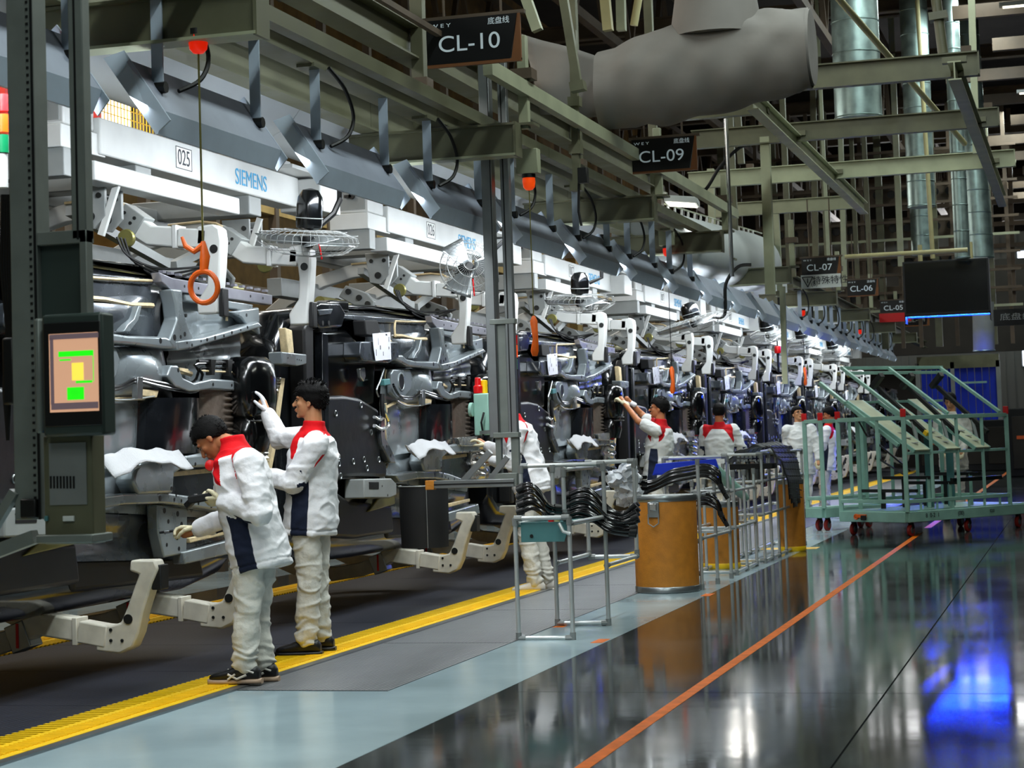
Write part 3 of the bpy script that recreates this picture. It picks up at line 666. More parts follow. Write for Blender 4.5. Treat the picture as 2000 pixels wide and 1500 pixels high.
# storage racks and lit mesh behind the line, upper left
sr = thing('storage_gallery', 'ochre storage gallery with mesh panels behind the line', 'rack', (-9.3, 12, 0))
for i in range(26):
    y = 8 + i * 1.7; MB().box((-9.3, y, 0), (-9.2, y + .1, 8)).build('upright', 'roof_steel', sr, smooth=0)
for z in (2.2, 3.15, 4.15, 5.3):
    MB().box((-9.28, 8, z), (-9.22, 51, z + .1)).build('beam', 'roof_steel' if z != 4.15 else 'ochre_light', sr, smooth=0)
for i in range(25):
    for z in (2.3, 3.25, 4.25):
        if rnd.random() < .78:
            y = 8.2 + i * 1.7; w = rnd.uniform(.7, 1.35); hh = rnd.uniform(.45, .8)
            MB().box((-10.2, y, z), (-9.45, y + w, z + hh)).build('stored_box', rnd.choice(['ochre', 'ochre_light', 'ochre', 'roof_steel']), sr, smooth=0)
for k in range(4):
    y0 = 11.9 + k * 1.7; z0 = 4.25 - k * .02
    mm = MB()
    for i in range(22): mm.bar((-9.15, y0 + .1 + i * .07, z0), (-9.15, y0 + .1 + i * .07, z0 + 2), .008)
    for j in range(22): mm.bar((-9.15, y0 + .1, z0 + j * .09), (-9.15, y0 + 1.6, z0 + j * .09), .008)
    mm.build('mesh_panel', 'yellow', sr, smooth=0)
    MB().box((-9.45, y0 + .3, z0 + .1), (-9.4, y0 + 1.3, z0 + 1.8)).build('lit_panel', 'lamp_panel', sr, smooth=0)
    MB().box((-9.18, y0, z0), (-9.1, y0 + .08, z0 + 2)).build('red_post', 'red', sr, smooth=0)
MB().bar((-9.1, 13.0, 3.3), (-9.1, 15.2, 4.5), .08).build('brace', 'beam_light', sr, smooth=0)
MB().bar((-9.1, 11, 4.0), (-9.1, 16, 3.9), .1).build('brace', 'beam_green', sr, smooth=0)
# ------------------------------------------------------------------ car bodies on their sides
CX = -5.55                                    # plane of the underbody, facing the aisle
CY0 = 15.6                                    # y of the second body's centre
def hf(y, z):
    """underbody relief (outward +) over the second body; y along the line, z up; body axis at z = 1.42"""
    d = -.10
    zz = z - 1.30
    d += .10 * math.exp(-(zz / .17) ** 4) * (1 if y > 14.9 else 0)            # tunnel
    return d
def make_car():
    t = thing('car_body', 'car', 'car body', (CX, CY0, .4))
    def q(px, py, d=0): p = PX(px, py, CX); return V((CX + d, p.y, p.z))
    def yz(pts): return [(PX(a, b, CX).y, PX(a, b, CX).z) for a, b in pts]
    fn = lambda u, v, d: V((CX + d, u, v))
    def plate(name, pts, d0, d1, m, bevel=.012, holes=(), seg=3, par=None):
        o = MB().prism(yz(pts), fn, d0, d1).build(name, m, par or t, bevel=bevel, seg=seg, smooth=50)
        if holes:
            h = MB()
            for a, b, r in holes:
                c = q(a, b, d1); h.cyl(c - V((.01, 0, 0)), c + V((.002, 0, 0)), r, 10)
            h.build('holes', 'black', o, smooth=0)['kind'] = 'stuff'
        return o
    # shell of the body behind the underbody: lofted sections along the length, lying on its side
    secs = []
    def shell(y, z0, z1, depth, r):
        pts = [(CX - .12, z0 + r), (CX - .12, z1 - r), (CX - .2, z1), (CX - depth * .55, z1 + .0), (CX - depth, z1 - .22), (CX - depth, z0 + .22), (CX - depth * .55, z0), (CX - .2, z0)]
        return [V((x, y, z)) for x, z in pts]
    prof = [(13.25, .70, 2.15, .62, .1), (13.45, .52, 2.38, .74, .12), (14.3, .46, 2.46, .86, .1), (14.9, .44, 2.48, 1.3, .1), (15.6, .44, 2.5, 1.52, .1), (17.1, .44, 2.5, 1.5, .1), (17.6, .5, 2.42, 1.2, .1), (17.85, .62, 2.3, .9, .1)]
    b = MB(); rings = [shell(*p) for p in prof]; n = 8
    b.add([v for r in rings for v in r], [(i * n + k, i * n + (k + 1) % n, (i + 1) * n + (k + 1) % n, (i + 1) * n + k) for i in range(len(rings) - 1) for k in range(n)] + [list(range(n))[::-1], [(len(rings) - 1) * n + k for k in range(n)]])
    b.build('body_shell', 'tar', t, bevel=.05, seg=3, smooth=60)
    # pressed floor: height field with tunnel, swages and beads
    def relief(name, pts4, f, m, nx, nz):
        (a, b_, c, e) = yz(pts4)
        mb = MB(); mb.sheet(nx, nz, lambda u, v: V((CX + f(u, v), (a[0] * (1 - u) + b_[0] * u) * (1 - v) + (e[0] * (1 - u) + c[0] * u) * v, (a[1] * (1 - u) + b_[1] * u) * (1 - v) + (e[1] * (1 - u) + c[1] * u) * v)))
        return mb.build(name, m, t, smooth=80)
    g = lambda x, c, w: math.exp(-((x - c) / w) ** 4)
    # upper rear/dark wheelhouse panel
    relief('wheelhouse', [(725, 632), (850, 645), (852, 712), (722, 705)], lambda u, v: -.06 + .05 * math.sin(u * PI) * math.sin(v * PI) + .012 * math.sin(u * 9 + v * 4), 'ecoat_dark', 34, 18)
    # triangular floor panel under the rocker
    relief('floor_panel', [(856, 652), (925, 668), (928, 690), (858, 716)], lambda u, v: -.045 + .02 * g(u, .5, .3) * g(v, .35, .2) + .006 * math.sin(u * 22), 'ecoat', 30, 16)
    relief('rear_floor_panel', [(858, 712), (928, 695), (930, 776), (852, 776)], lambda u, v: -.05 + .012 * g(u, .35, .12) * g(v, .4, .18) + .012 * g(u, .72, .1) * g(v, .6, .2) + .004 * math.sin(v * 30), 'ecoat', 34, 22)
    # strut bowl + funnel
    relief('spring_bowl', [(756, 722), (850, 715), (862, 790), (752, 790)], lambda u, v: -.05 + .11 * math.sin(max(0, min(1, (u - .38) / .6)) * PI) * math.sin(v * PI) ** .7 + .02 * g(u, .2, .16) * g(v, .45, .3), 'ecoat', 40, 30)
    # centre floor with swages
    relief('centre_floor', [(752, 786), (836, 790), (836, 880), (757, 892)], lambda u, v: -.05 + .016 * g(u, .3, .14) * g(v, .5, .36) + .016 * g(u, .75, .13) * g(v, .5, .36), 'ecoat', 40, 30)
    # dark tunnel, half round
    relief('tunnel', [(828, 790), (882, 790), (884, 866), (826, 868)], lambda u, v: -.06 + .15 * math.sqrt(max(0, 1 - (2 * u - 1) ** 2)), 'tar', 26, 12)
    relief('heat_shield', [(884, 772), (917, 772), (917, 868), (884, 868)], lambda u, v: -.02 + .07 * math.sqrt(max(0, 1 - (2 * u - 1) ** 2)) + .012 * math.sin(v * 70) * g(u, .65, .16), 'foil_brown', 24, 70)
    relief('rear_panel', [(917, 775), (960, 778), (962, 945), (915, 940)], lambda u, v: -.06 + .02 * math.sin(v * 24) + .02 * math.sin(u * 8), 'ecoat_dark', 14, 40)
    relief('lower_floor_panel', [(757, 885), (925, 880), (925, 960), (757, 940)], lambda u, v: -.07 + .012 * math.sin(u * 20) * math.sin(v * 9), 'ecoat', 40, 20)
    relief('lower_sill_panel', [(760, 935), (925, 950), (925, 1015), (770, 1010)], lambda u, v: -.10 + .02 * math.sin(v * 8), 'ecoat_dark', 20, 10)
    # rocker flange along the top edge with clip row
    ro = plate('rocker', [(833, 617), (846, 624), (948, 642), (948, 656), (846, 642), (836, 630)], -.02, .045, 'rocker', .006, [(858, 635, .010), (872, 637, .010), (925, 645, .010), (938, 647, .010)])
    c = MB()
    for i in range(14): a = q(838 + i * 8, 616 + i * 1.55, .03); c.cbox(a, (.03, .045, .016))
    c.build('clips', 'rocker', ro, smooth=0)['kind'] = 'stuff'
    plate('rocker_inner', [(860, 644), (930, 656), (930, 668), (862, 655)], -.03, .03, 'ecoat', .01)
    # rails
    plate('upper_rail', [(757, 694), (772, 694), (780, 702), (800, 706), (838, 706), (846, 712), (852, 722), (836, 722), (808, 718), (782, 716), (770, 709), (758, 704)], -.04, .07, 'ecoat', .016, [(832, 712, .018)])
    plate('junction_arm', [(842, 640), (852, 640), (853, 665), (858, 690), (864, 706), (858, 722), (845, 722), (840, 712), (843, 700), (848, 680), (846, 660)], -.03, .075, 'ecoat', .014, [(845, 707, .02), (851, 706, .013), (855, 702, .016), (856, 676, .012)])
    plate('diagonal_rail', [(846, 712), (872, 706), (905, 692), (928, 681), (934, 688), (915, 697), (880, 713), (862, 722), (848, 725)], -.04, .085, 'ecoat', .014, [(870, 711, .008), (876, 709, .012), (884, 706, .014), (893, 703, .010), (901, 698, .012), (910, 694, .008), (917, 690, .010), (856, 714, .008), (861, 717, .010)])
    plate('gusset', [(905, 668), (935, 660), (937, 700), (925, 690), (917, 676)], -.03, .04, 'ecoat', .012, [(922, 672, .012)])
    plate('lower_rail', [(843, 745), (850, 745), (855, 762), (866, 769), (884, 763), (922, 766), (922, 782), (884, 778), (862, 782), (848, 775), (840, 760)], -.04, .07, 'ecoat', .014, [(885, 771, .012), (904, 772, .010), (850, 752, .014)])
    plate('mount_plate', [(758, 730), (762, 722), (795, 722), (800, 740), (796, 762), (782, 778), (770, 778), (760, 768)], -.02, .03, 'ecoat', .012)
    rr_ = MB(); c = q(777, 746, .03); rr_.cyl(c - V((.02, 0, 0)), c + V((.003, 0, 0)), .068, 20); rr_.build('mount_hole', 'black', t)
    MB().ring(q(777, 746, .03), (1, 0, 0), .072, .008, 24, 6).build('hole_rim', 'ecoat', t)
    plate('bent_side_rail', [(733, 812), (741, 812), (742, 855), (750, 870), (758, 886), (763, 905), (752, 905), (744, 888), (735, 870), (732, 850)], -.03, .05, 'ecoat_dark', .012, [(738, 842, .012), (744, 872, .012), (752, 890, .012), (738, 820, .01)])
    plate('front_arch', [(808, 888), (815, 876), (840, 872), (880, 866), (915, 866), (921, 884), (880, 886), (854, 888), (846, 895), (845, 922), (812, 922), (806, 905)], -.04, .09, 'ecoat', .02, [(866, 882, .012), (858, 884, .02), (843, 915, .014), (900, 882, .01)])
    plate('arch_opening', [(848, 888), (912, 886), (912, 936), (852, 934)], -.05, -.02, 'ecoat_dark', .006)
    plate('arch_pad', [(852, 892), (912, 886), (912, 892), (853, 899)], -.02, .0, 'sealant', .004)
    plate('lower_long_rail', [(757, 928), (800, 920), (838, 920), (864, 926), (915, 945), (913, 953), (864, 940), (838, 935), (800, 936), (765, 943)], -.04, .075, 'ecoat', .014, [(834, 928, .018), (848, 930, .012), (855, 932, .01), (850, 925, .008), (860, 935, .01), (872, 936, .012), (885, 941, .012), (898, 946, .01)])
    plate('lower_web', [(838, 936), (868, 944), (868, 1005), (846, 1010), (840, 975)], -.05, .03, 'ecoat', .012, [(845, 945, .018), (858, 950, .018), (849, 960, .014), (862, 965, .018), (846, 975, .012), (858, 982, .018), (848, 992, .012), (860, 998, .014)])
    plate('lower_step', [(862, 1003), (925, 984), (928, 1004), (864, 1020)], -.04, .05, 'ecoat', .01)
    plate('step_seal', [(870, 984), (912, 974), (912, 980), (871, 991)], .0, .03, 'sealant', .006)
    plate('crash_box', [(684, 936), (738, 935), (748, 945), (748, 968), (735, 974), (684, 974)], -.05, .12, 'grey_paint', .012, [(693, 944, .006), (730, 968, .01), (719, 950, .008)])
    plate('box_socket', [(693, 942), (712, 942), (712, 956), (693, 956)], .11, .123, 'black', .002)
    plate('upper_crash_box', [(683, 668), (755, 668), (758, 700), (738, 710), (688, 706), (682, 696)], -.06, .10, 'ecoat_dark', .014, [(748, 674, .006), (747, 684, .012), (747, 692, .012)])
    pp = plate('work_sheet', [(701, 653), (736, 650), (738, 703), (707, 706), (703, 680)], .115, .118, 'paper', 0)
    pr_ = MB()
    for (a, b_, w, h) in ((728, 655, 8, 3), (733, 664, 2, 10), (716, 680, 4, 8), (733, 681, 3, 5), (722, 692, 2, 8), (708, 690, 2, 12), (712, 668, 1, 14)):
        c = q(a, b_, .1195); pr_.cbox(c, (.001, w * .0042, h * .0042))
    pr_.build('print', 'print', pp, smooth=0)
    # black underbody shield with round clips, engine bay voids
    sh = plate('under_shield', [(628, 775), (668, 772), (700, 778), (736, 800), (740, 895), (752, 905), (752, 932), (700, 930), (640, 935), (632, 860)], -.06, .02, 'shield', .03)
    for i, (a, b_) in enumerate([(651, 808), (700, 792), (656, 892), (706, 898), (657, 906), (720, 845), (735, 898), (685, 902), (660, 930), (712, 915)]):
        c = q(a, b_, .022); MB().ring(c, (1, 0, 0), .022, .006, 12, 5).build('clip_ring', 'steel', sh)
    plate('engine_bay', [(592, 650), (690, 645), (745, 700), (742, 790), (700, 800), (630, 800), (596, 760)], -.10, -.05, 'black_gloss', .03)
    plate('bay_edge', [(590, 640), (600, 620), (608, 640), (612, 1040), (600, 1040)], -.12, .02, 'black_rubber', .02)
    plate('bumper_beam', [(622, 650), (632, 650), (636, 1010), (626, 1010)], -.04, .04, 'tar', .014)
    plate('corner_bracket', [(598, 600), (612, 590), (650, 592), (662, 612), (655, 640), (612, 642), (600, 625)], -.08, .06, 'tar', .02, [(616, 632, .02), (628, 632, .02)])
    plate('corner_lip', [(604, 606), (634, 604), (630, 614), (608, 617)], .05, .07, 'ecoat_dark', .006)
    plate('wrapped_corner', [(622, 597), (640, 586), (675, 588), (676, 612), (655, 606), (640, 600)], -.1, .03, 'black_gloss', .02)
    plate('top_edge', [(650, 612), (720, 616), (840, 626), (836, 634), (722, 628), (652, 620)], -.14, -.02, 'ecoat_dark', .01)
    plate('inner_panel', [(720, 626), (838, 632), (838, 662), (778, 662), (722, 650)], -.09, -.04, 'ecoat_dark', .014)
    plate('roof_edge', [(670, 590), (765, 594), (850, 604), (940, 632), (930, 640), (850, 612), (765, 602), (672, 600)], -.30, -.16, 'black_gloss', .02)
    plate('bracket', [(697, 626), (722, 626), (728, 650), (716, 658), (700, 655)], -.04, .07, 'black_matt', .01)
    plate('lower_bumper', [(630, 935), (690, 980), (770, 985), (775, 1040), (700, 1052), (640, 1048), (628, 1000)], -.25, -.02, 'black', .03)
    plate('lower_edge_tray', [(770, 1005), (900, 1010), (905, 1040), (780, 1052)], -.3, -.1, 'black_rubber', .03)
    plate('olive_guard', [(738, 975), (765, 962), (772, 972), (772, 985), (720, 1000)], -.1, 0.0, 'olive', .01)
    # sealant beads
    for pts, r in (([(757, 788), (759, 800), (756, 825), (757, 862), (762, 876), (770, 886), (764, 900), (758, 912)], .012), ([(776, 786), (766, 792), (758, 796)], .014), ([(780, 783), (800, 792), (818, 791), (832, 790)], .012),
                   ([(857, 652), (882, 655), (910, 662), (910, 680)], .009), ([(776, 627), (775, 640), (776, 656)], .01), ([(776, 627), (800, 628), (835, 628)], .01), ([(733, 650), (756, 654), (768, 668), (774, 683)], .012),
                   ([(776, 655), (790, 656), (815, 662), (836, 662)], .016), ([(812, 664), (808, 676)], .012), ([(862, 750), (875, 756)], .018), ([(758, 722), (756, 735), (758, 752)], .008)):
        p = [q(a, b_, -.02) for a, b_ in pts]; MB().tube(p, [r * (1 + .25 * math.sin(i * 3)) for i in range(len(p))], 6).build('sealant_bead', 'sealant', t)
    plate('seal_patch', [(855, 745), (872, 749), (872, 757), (858, 756)], -.03, -.012, 'sealant', .006)
    plate('seal_patch', [(818, 778), (836, 780), (834, 790), (820, 788)], -.03, .04, 'sealant', .006)
    # pipes and harness
    for pts, r, m in (([(758, 755), (766, 770), (776, 775), (795, 775), (812, 764), (830, 768), (850, 772), (868, 768), (873, 752), (872, 742), (920, 742)], .010, 'black_gloss'),
                      ([(757, 751), (764, 765), (776, 779), (795, 779), (813, 768), (832, 773), (850, 777), (872, 772), (877, 757), (877, 748), (926, 748)], .010, 'black_gloss'),
                      ([(812, 766), (826, 772), (850, 781), (870, 782), (878, 772)], .008, 'black_gloss'), ([(872, 739), (898, 740), (930, 741)], .013, 'black_rubber'), ([(875, 752), (898, 753), (926, 754)], .007, 'sealant'),
                      ([(765, 783), (780, 792), (806, 793), (830, 788)], .006, 'steel'), ([(739, 720), (731, 745), (724, 762), (728, 775)], .008, 'steel'),
                      ([(738, 790), (740, 805), (746, 818), (748, 828), (742, 836), (730, 838), (720, 832)], .016, 'chrome'), ([(720, 815), (730, 820), (739, 815)], .014, 'chrome'), ([(735, 770), (735, 800), (738, 815)], .02, 'black_rubber')):
        p = spl([q(a, b_, .05) for a, b_ in pts], 3); MB().tube(p, r, 7).build('pipe', m, t)
    for a in (882, 899): plate('pipe_clip', [(a, 736), (a + 5, 736), (a + 4, 758), (a + 1, 758)], .03, .075, 'black', .003)
    plate('pipe_clip', [(811, 762), (816, 762), (816, 792), (811, 792)], .03, .07, 'chrome', .003)
    plate('connector', [(735, 742), (746, 740), (748, 752), (736, 754)], .02, .07, 'teal', .006)
    plate('steel_fitting', [(695, 720), (704, 718), (706, 735), (702, 746), (697, 738)], .0, .04, 'chrome', .008)
    plate('spring_link', [(806, 690), (812, 682), (816, 664), (819, 664), (816, 684), (808, 700), (802, 700)], -.03, .03, 'ecoat', .006)
    # white felt parts lying on the front arch, and a finned bracket
    f = MB(); A = [q(764, 872, .15), q(792, 860, .11), q(820, 860, .12), (q(846, 862, .10))]
    f.sheet(14, 6, lambda u, v: along(A, u) + V((.10 * v + .012 * math.sin(u * 14), .0, -.10 * v - .02 * math.sin(u * 7 + 1) * v + .01 * math.sin(u * 19))))
    f.build('felt_mat', 'felt', t, thick=.008)
    plate('felt_flap', [(768, 870), (795, 876), (812, 884), (790, 894), (774, 882)], .1, .115, 'felt', .004)
    fb = plate('finned_bracket', [(872, 856), (912, 852), (916, 872), (880, 872)], .06, .11, 'chrome', .006)
    cc = MB()
    for i in range(6): c = q(877 + i * 6, 862, .115); cc.cbox(c, (.02, .008, .07))
    cc.build('fins', 'foil', fb, smooth=0)['kind'] = 'stuff'
    # exhaust foil shield at the rear end
    relief('exhaust_shield', [(918, 770), (938, 770), (942, 945), (920, 935)], lambda u, v: .0 + .09 * math.sqrt(max(0, 1 - (2 * u - 1) ** 2)) + .02 * math.sin(v * 55) * math.sin(u * 6), 'foil', 14, 60)
    for a, b_ in ((913, 792), (917, 860)):
        c = q(a, b_, .12); MB().lathe([(.012, -.08), (.012, -.01), (.045, -.01), (.05, .01), (.042, .03), (.005, .036)], c, 16, (1, 0, -.1)).build('red_cap', 'red', t)
    # black fuel tank at the rear end
    b = MB(); prof = [(0, .12, 1.93), (.05, .17, 1.90), (.15, .185, 1.82), (.3, .185, 1.72), (.38, .17, 1.66), (.42, .13, 1.62), (.46, .15, 1.58), (.55, .15, 1.44), (.65, .12, 1.36)]
    cy = q(926, 745).y - .10
    pts = [V((CX + .08, cy - .1 * max(0, (h - .38)), 1.98 - h)) for h, r, z in prof]
    n = 20; vs = []; 
    for (h, r, z), c in zip(prof, pts):
        for k in range(n):
            th = 2 * PI * k / n; e = lambda x: math.copysign(abs(x) ** .7, x); vs.append(c + V((e(math.cos(th)) * r * .85, e(math.sin(th)) * r * 1.25, 0)))
    b.add(vs, [(i * n + k, i * n + (k + 1) % n, (i + 1) * n + (k + 1) % n, (i + 1) * n + k) for i in range(len(prof) - 1) for k in range(n)] + [list(range(n))[::-1], [(len(prof) - 1) * n + k for k in range(n)]])
    b.build('filler_tank', 'black_gloss', t, smooth=70)
    for h in (.40, .44): MB().ring(V((CX + .08, cy - .01, 1.98 - h)), (0, 0, 1), .16, .009, 24, 6).build('tank_band', 'black', t)
    def yz2(pts): return [(PX(a, b, CX).y + 5.31, PX(a, b, CX).z) for a, b in pts]
    o = MB().prism(yz2([(528, 688), (577, 693), (577, 712), (560, 716), (530, 712)]), fn, -.02, .09).build('rear_bracket', 'ecoat', t, bevel=.01, seg=3, smooth=50)
    h = MB(); 
    for a, b_ in ((540, 700), (558, 703), (562, 704), (566, 705)): h.cyl(V((CX + .088, PX(a, b_, CX).y + 5.31, PX(a, b_, CX).z)), V((CX + .092, PX(a, b_, CX).y + 5.31, PX(a, b_, CX).z)), .006, 8)
    h.build('holes', 'black', o, smooth=0)['kind'] = 'stuff'
    b = MB(); A_ = yz2([(520, 735), (552, 738), (520, 935), (498, 930)])
    b.sheet(10, 60, lambda u, v: V((CX - .02 + .012 * math.sin(v * 160) * (u > .3) + .02 * math.sin(u * 9 + v * 5), (A_[0][0] * (1 - u) + A_[1][0] * u) * (1 - v) + (A_[3][0] * (1 - u) + A_[2][0] * u) * v, (A_[0][1] * (1 - u) + A_[1][1] * u) * (1 - v) + (A_[3][1] * (1 - u) + A_[2][1] * u) * v)))
    b.build('heat_sheet', 'foil', t, smooth=80)
    MB().prism(yz2([(550, 738), (557, 739), (540, 870), (527, 938), (521, 936), (534, 868)]), fn, -.03, .0).build('sealant_bead', 'sealant', t, bevel=.003)
    MB().prism(yz2([(553, 640), (566, 645), (570, 690), (558, 692)]), fn, -.04, .02).build('sealed_post', 'sealant', t, bevel=.008)
    return t
car0 = make_car()
CARD = [-5.31, 0, 5.3, 10.6, 16.0, 21.5, 26.9, 32.4, 37.9, 43.5]
lab = ['grey car body on its side nearest the front, behind the bending worker', 'second grey car body on its side, with a black front shield and a work sheet', 'third grey car body, behind the left worker at the post', 'fourth grey car body, behind the worker with raised arms', 'fifth grey car body, behind the worker seen from the back', 'sixth grey car body along the line', 'seventh grey car body, behind the worker looking up', 'eighth grey car body along the line', 'ninth grey car body, far behind the green trolley', 'tenth grey car body, farthest on the line']
for i, d in enumerate(CARD):
    o = car0 if i == 1 else dup(car0, loc=(CX, CY0 + d, .4))
    o['label'] = lab[i]; o['group'] = 'car bodies turned on their sides'
# ------------------------------------------------------------------ rotating hangers
HX = -5.25
def profsweep(pts, w, h):                      # box section swept in the plane Y = const
    b = MB(); n = len(pts); vs = []
    for i, p in enumerate(pts):
        a = pts[max(i - 1, 0)]; c = pts[min(i + 1, n - 1)]; tx, tz = c[0] - a[0], c[1] - a[1]; l = math.hypot(tx, tz); nx, nz = -tz / l, tx / l
        for s, t_ in ((1, 1), (1, -1), (-1, -1), (-1, 1)): vs.append((p[0] + nx * h / 2 * s, t_ * w / 2, p[1] + nz * h / 2 * s))
    return vs, [(i * 4 + k, i * 4 + (k + 1) % 4, (i + 1) * 4 + (k + 1) % 4, (i + 1) * 4 + k) for i in range(n - 1) for k in range(4)] + [(3, 2, 1, 0), tuple((n - 1) * 4 + k for k in range(4))]
def make_hanger(yc, num='026'):
    # yc: y of the front hook
    t = thing('body_hanger', 'hanger', 'hanger', (-5.8, yc, 3.2))
    x = -5.75
    # top carrier: long beam, second beam, end boxes
    y0, y1 = yc - .62, yc + 2.55
    MB().box((x - .16, y0, 3.20), (x + .02, y1, 3.43)).build('main_beam', 'white_paint', t, bevel=.01)
    MB().box((x - .9, y0, 3.0), (x - .74, y1, 3.14)).build('rear_beam', 'grey_paint', t, bevel=.01)
    MB().box((x - .10, y0 - .15, 3.02), (x + .06, y1 - 1.2, 3.14)).build('lower_beam', 'white_paint', t, bevel=.008)
    MB().box((x - .95, y0 + .5, 3.06), (x - .0, y0 + .72, 3.2)).build('cross_member', 'grey_paint', t, bevel=.008)
    MB().box((x - .95, y1 - .9, 3.06), (x - .0, y1 - .68, 3.2)).build('cross_member', 'grey_paint', t, bevel=.008)
    # drive box with a keyed front plate
    bx = MB().box((x - .33, y0 - .38, 3.34), (x - .02, y0 - .0, 3.60)).build('drive_box', 'white_paint', t, bevel=.012)
    MB().box((x - .30, y0 - .39, 3.365), (x - .05, y0 - .379, 3.575)).build('front_plate', 'grey_paint', bx, smooth=0)
    k = MB(); k.cyl((x - .16, y0 - .39, 3.48), (x - .16, y0 - .415, 3.48), .026, 12); k.box((x - .225, y0 - .415, 3.468), (x - .16, y0 - .392, 3.492)); k.build('key_switch', 'black', bx)
    MB().box((x - 2.2, y0 - .42, 3.02), (x + .0, y0 - .28, 3.19)).build('transverse_beam', 'grey_paint', t, bevel=.006); MB().box((x - .35, y0 - .45, 3.19), (x + .0, y0 + .1, 3.33)).build('step_beam', 'white_paint', t, bevel=.006)
    bx = MB().box((x - .14, y1 + .0, 3.17), (x + .2, y1 + .42, 3.42)).build('end_box', 'white_paint', t, bevel=.012)
    MB().box((x - .3, y1 - .5, 3.44), (x + .18, y1 + .55, 3.47)).build('top_cover', 'white_paint', t, bevel=.004)
    MB().box((x - .28, y1 - .48, 3.47), (x - .25, y1 + .5, 3.64)).build('cover_upstand', 'white_paint', t, bevel=.004)
    # lettering
    text('SIEMENS', 'letter_blue', t, (x + .0225, yc + 1.65, 3.30), (0, 1, 0), (0, 0, 1), .165, 'lettering', .001, .92)
    pl = MB().box((x + .02, yc + .42, 3.245), (x + .0225, yc + .66, 3.395)).build('number_plate', 'label_white', t, smooth=0)
    fr = MB(); c = V((x + .0235, yc + .54, 3.32))
    for s in (-1, 1): fr.cbox(c + V((0, s * .118, 0)), (.001, .006, .148)); fr.cbox(c + V((0, 0, s * .072)), (.001, .24, .005))
    fr.build('frame', 'print', pl, smooth=0)
    text(num, 'print', pl, (x + .0235, yc + .54, 3.32), (0, 1, 0), (0, 0, 1), .15, 'digits', .0008, .85)
    # pivot brackets under the carrier
    for yy in (yc - .45, yc + 1.75):
        pv = MB().prism([(-6.02, 3.04), (-5.80, 3.04), (-5.80, 2.84), (-5.88, 2.76), (-5.98, 2.78)], lambda u, v, d: V((u, yy + d, v)), 0, .03).build('pivot_plate', 'grey_paint', t, bevel=.004)
        MB().prism([(-6.02, 3.04), (-5.80, 3.04), (-5.80, 2.84), (-5.88, 2.76), (-5.98, 2.78)], lambda u, v, d: V((u, yy + d, v)), .22, .25).build('pivot_plate', 'grey_paint', t, bevel=.004)
        m_ = MB()
        for (u, v, r) in ((-5.90, 2.84, .03), (-5.84, 2.97, .018), (-5.96, 2.97, .018)): m_.cyl((u, yy - .01, v), (u, yy + .26, v), r, 14)
        m_.build('roller', 'screw', t); MB().bar((-5.72, yy + .02, 3.04), (-5.84, yy + .02, 2.72), .03, .04).build('stiffener', 'white_paint', t, smooth=0)
        MB().lathe([(.02, 0), (.055, .0), (.062, .015), (.055, .04), (.02, .05)], (-5.80, yy + .26, 2.72), 18, (0, 1, 0)).build('guide_wheel', 'olive', t)
        lk = MB().prism([(-6.25, 2.78), (-6.05, 2.70), (-5.98, 2.62), (-6.0, 2.55), (-6.1, 2.55), (-6.32, 2.68)], lambda u, v, d: V((u, yy + .1 + d, v)), 0, .05).build('link_plate', 'grey_paint', t, bevel=.01)
        for u, v in ((-6.22, 2.72), (-6.12, 2.66), (-6.04, 2.6)): MB().cyl((u, yy + .08, v), (u, yy + .1, v), .026, 12).build('bolt', 'screw', lk)
    # two C arms: upper curve, clamp, box forearm, hook
    for yy in (yc, yc + 1.5):
        sh = lambda vs: [V((a, b_ + yy, c)) for a, b_, c in vs]
        arc = [(-7.65, 1.9), (-7.5, 2.2), (-7.25, 2.48), (-6.95, 2.70), (-6.6, 2.86), (-6.3, 2.93), (-6.05, 2.94), (-5.92, 2.92), (-5.82, 2.86)]
        vs, fs = profsweep(arc, .10, .12); MB().add(sh(vs), fs).build('curved_arm', 'white_paint', t, bevel=.008)
        st = MB(); st.tube([V((a, yy - .055, b_ + .062)) for a, b_ in arc[5:]], .01, 6); st.build('drive_chain', 'sealant', t)
        vs, fs = profsweep([(-5.90, 2.90), (-5.76, 2.80)], .15, .15); cl = MB().add(sh(vs), fs).build('arm_clamp', 'grey_paint', t, bevel=.006)
        bb = MB()
        for a, b_ in ((-5.86, 2.90), (-5.82, 2.83), (-5.79, 2.86)): bb.cyl((a, yy - .08, b_), (a, yy - .07, b_), .012, 8)
        bb.build('bolts', 'screw', cl)
        vs, fs = profsweep([(-5.78, 2.80), (-5.70, 2.745), (-5.52, 2.725), (-5.52, 2.725)][:3], .13, .13); MB().add(sh(vs), fs).build('forearm', 'white_paint', t, bevel=.012)
        MB().box((-5.53, yy - .075, 2.65), (-5.50, yy + .075, 2.80)).build('joint_flange', 'white_paint', t, bevel=.004)
        vs, fs = profsweep([(-5.50, 2.72), (-5.30, 2.70)], .12, .12); MB().add(sh(vs), fs).build('forearm_end', 'white_paint', t, bevel=.01)
        hk = [(-5.36, 2.78), (-5.25, 2.79), (-5.205, 2.76), (-5.195, 2.68), (-5.21, 2.50), (-5.235, 2.30), (-5.24, 2.22), (-5.37, 2.22), (-5.375, 2.30), (-5.33, 2.36), (-5.30, 2.40), (-5.29, 2.55), (-5.30, 2.66), (-5.37, 2.66)]
        h_ = MB().prism(hk, lambda u, v, d: V((u, yy + d, v)), -.06, .06).build('hook', 'white_paint', t, bevel=.012)
        c = MB(); c.cyl((-5.245, yy - .062, 2.63), (-5.245, yy - .066, 2.63), .028, 14); c.build('pivot_hole', 'screw', h_)
        MB().box((-5.235, yy - .03, 2.20), (-5.20, yy + .05, 2.38)).build('hook_pad', 'black_rubber', h_, bevel=.006)
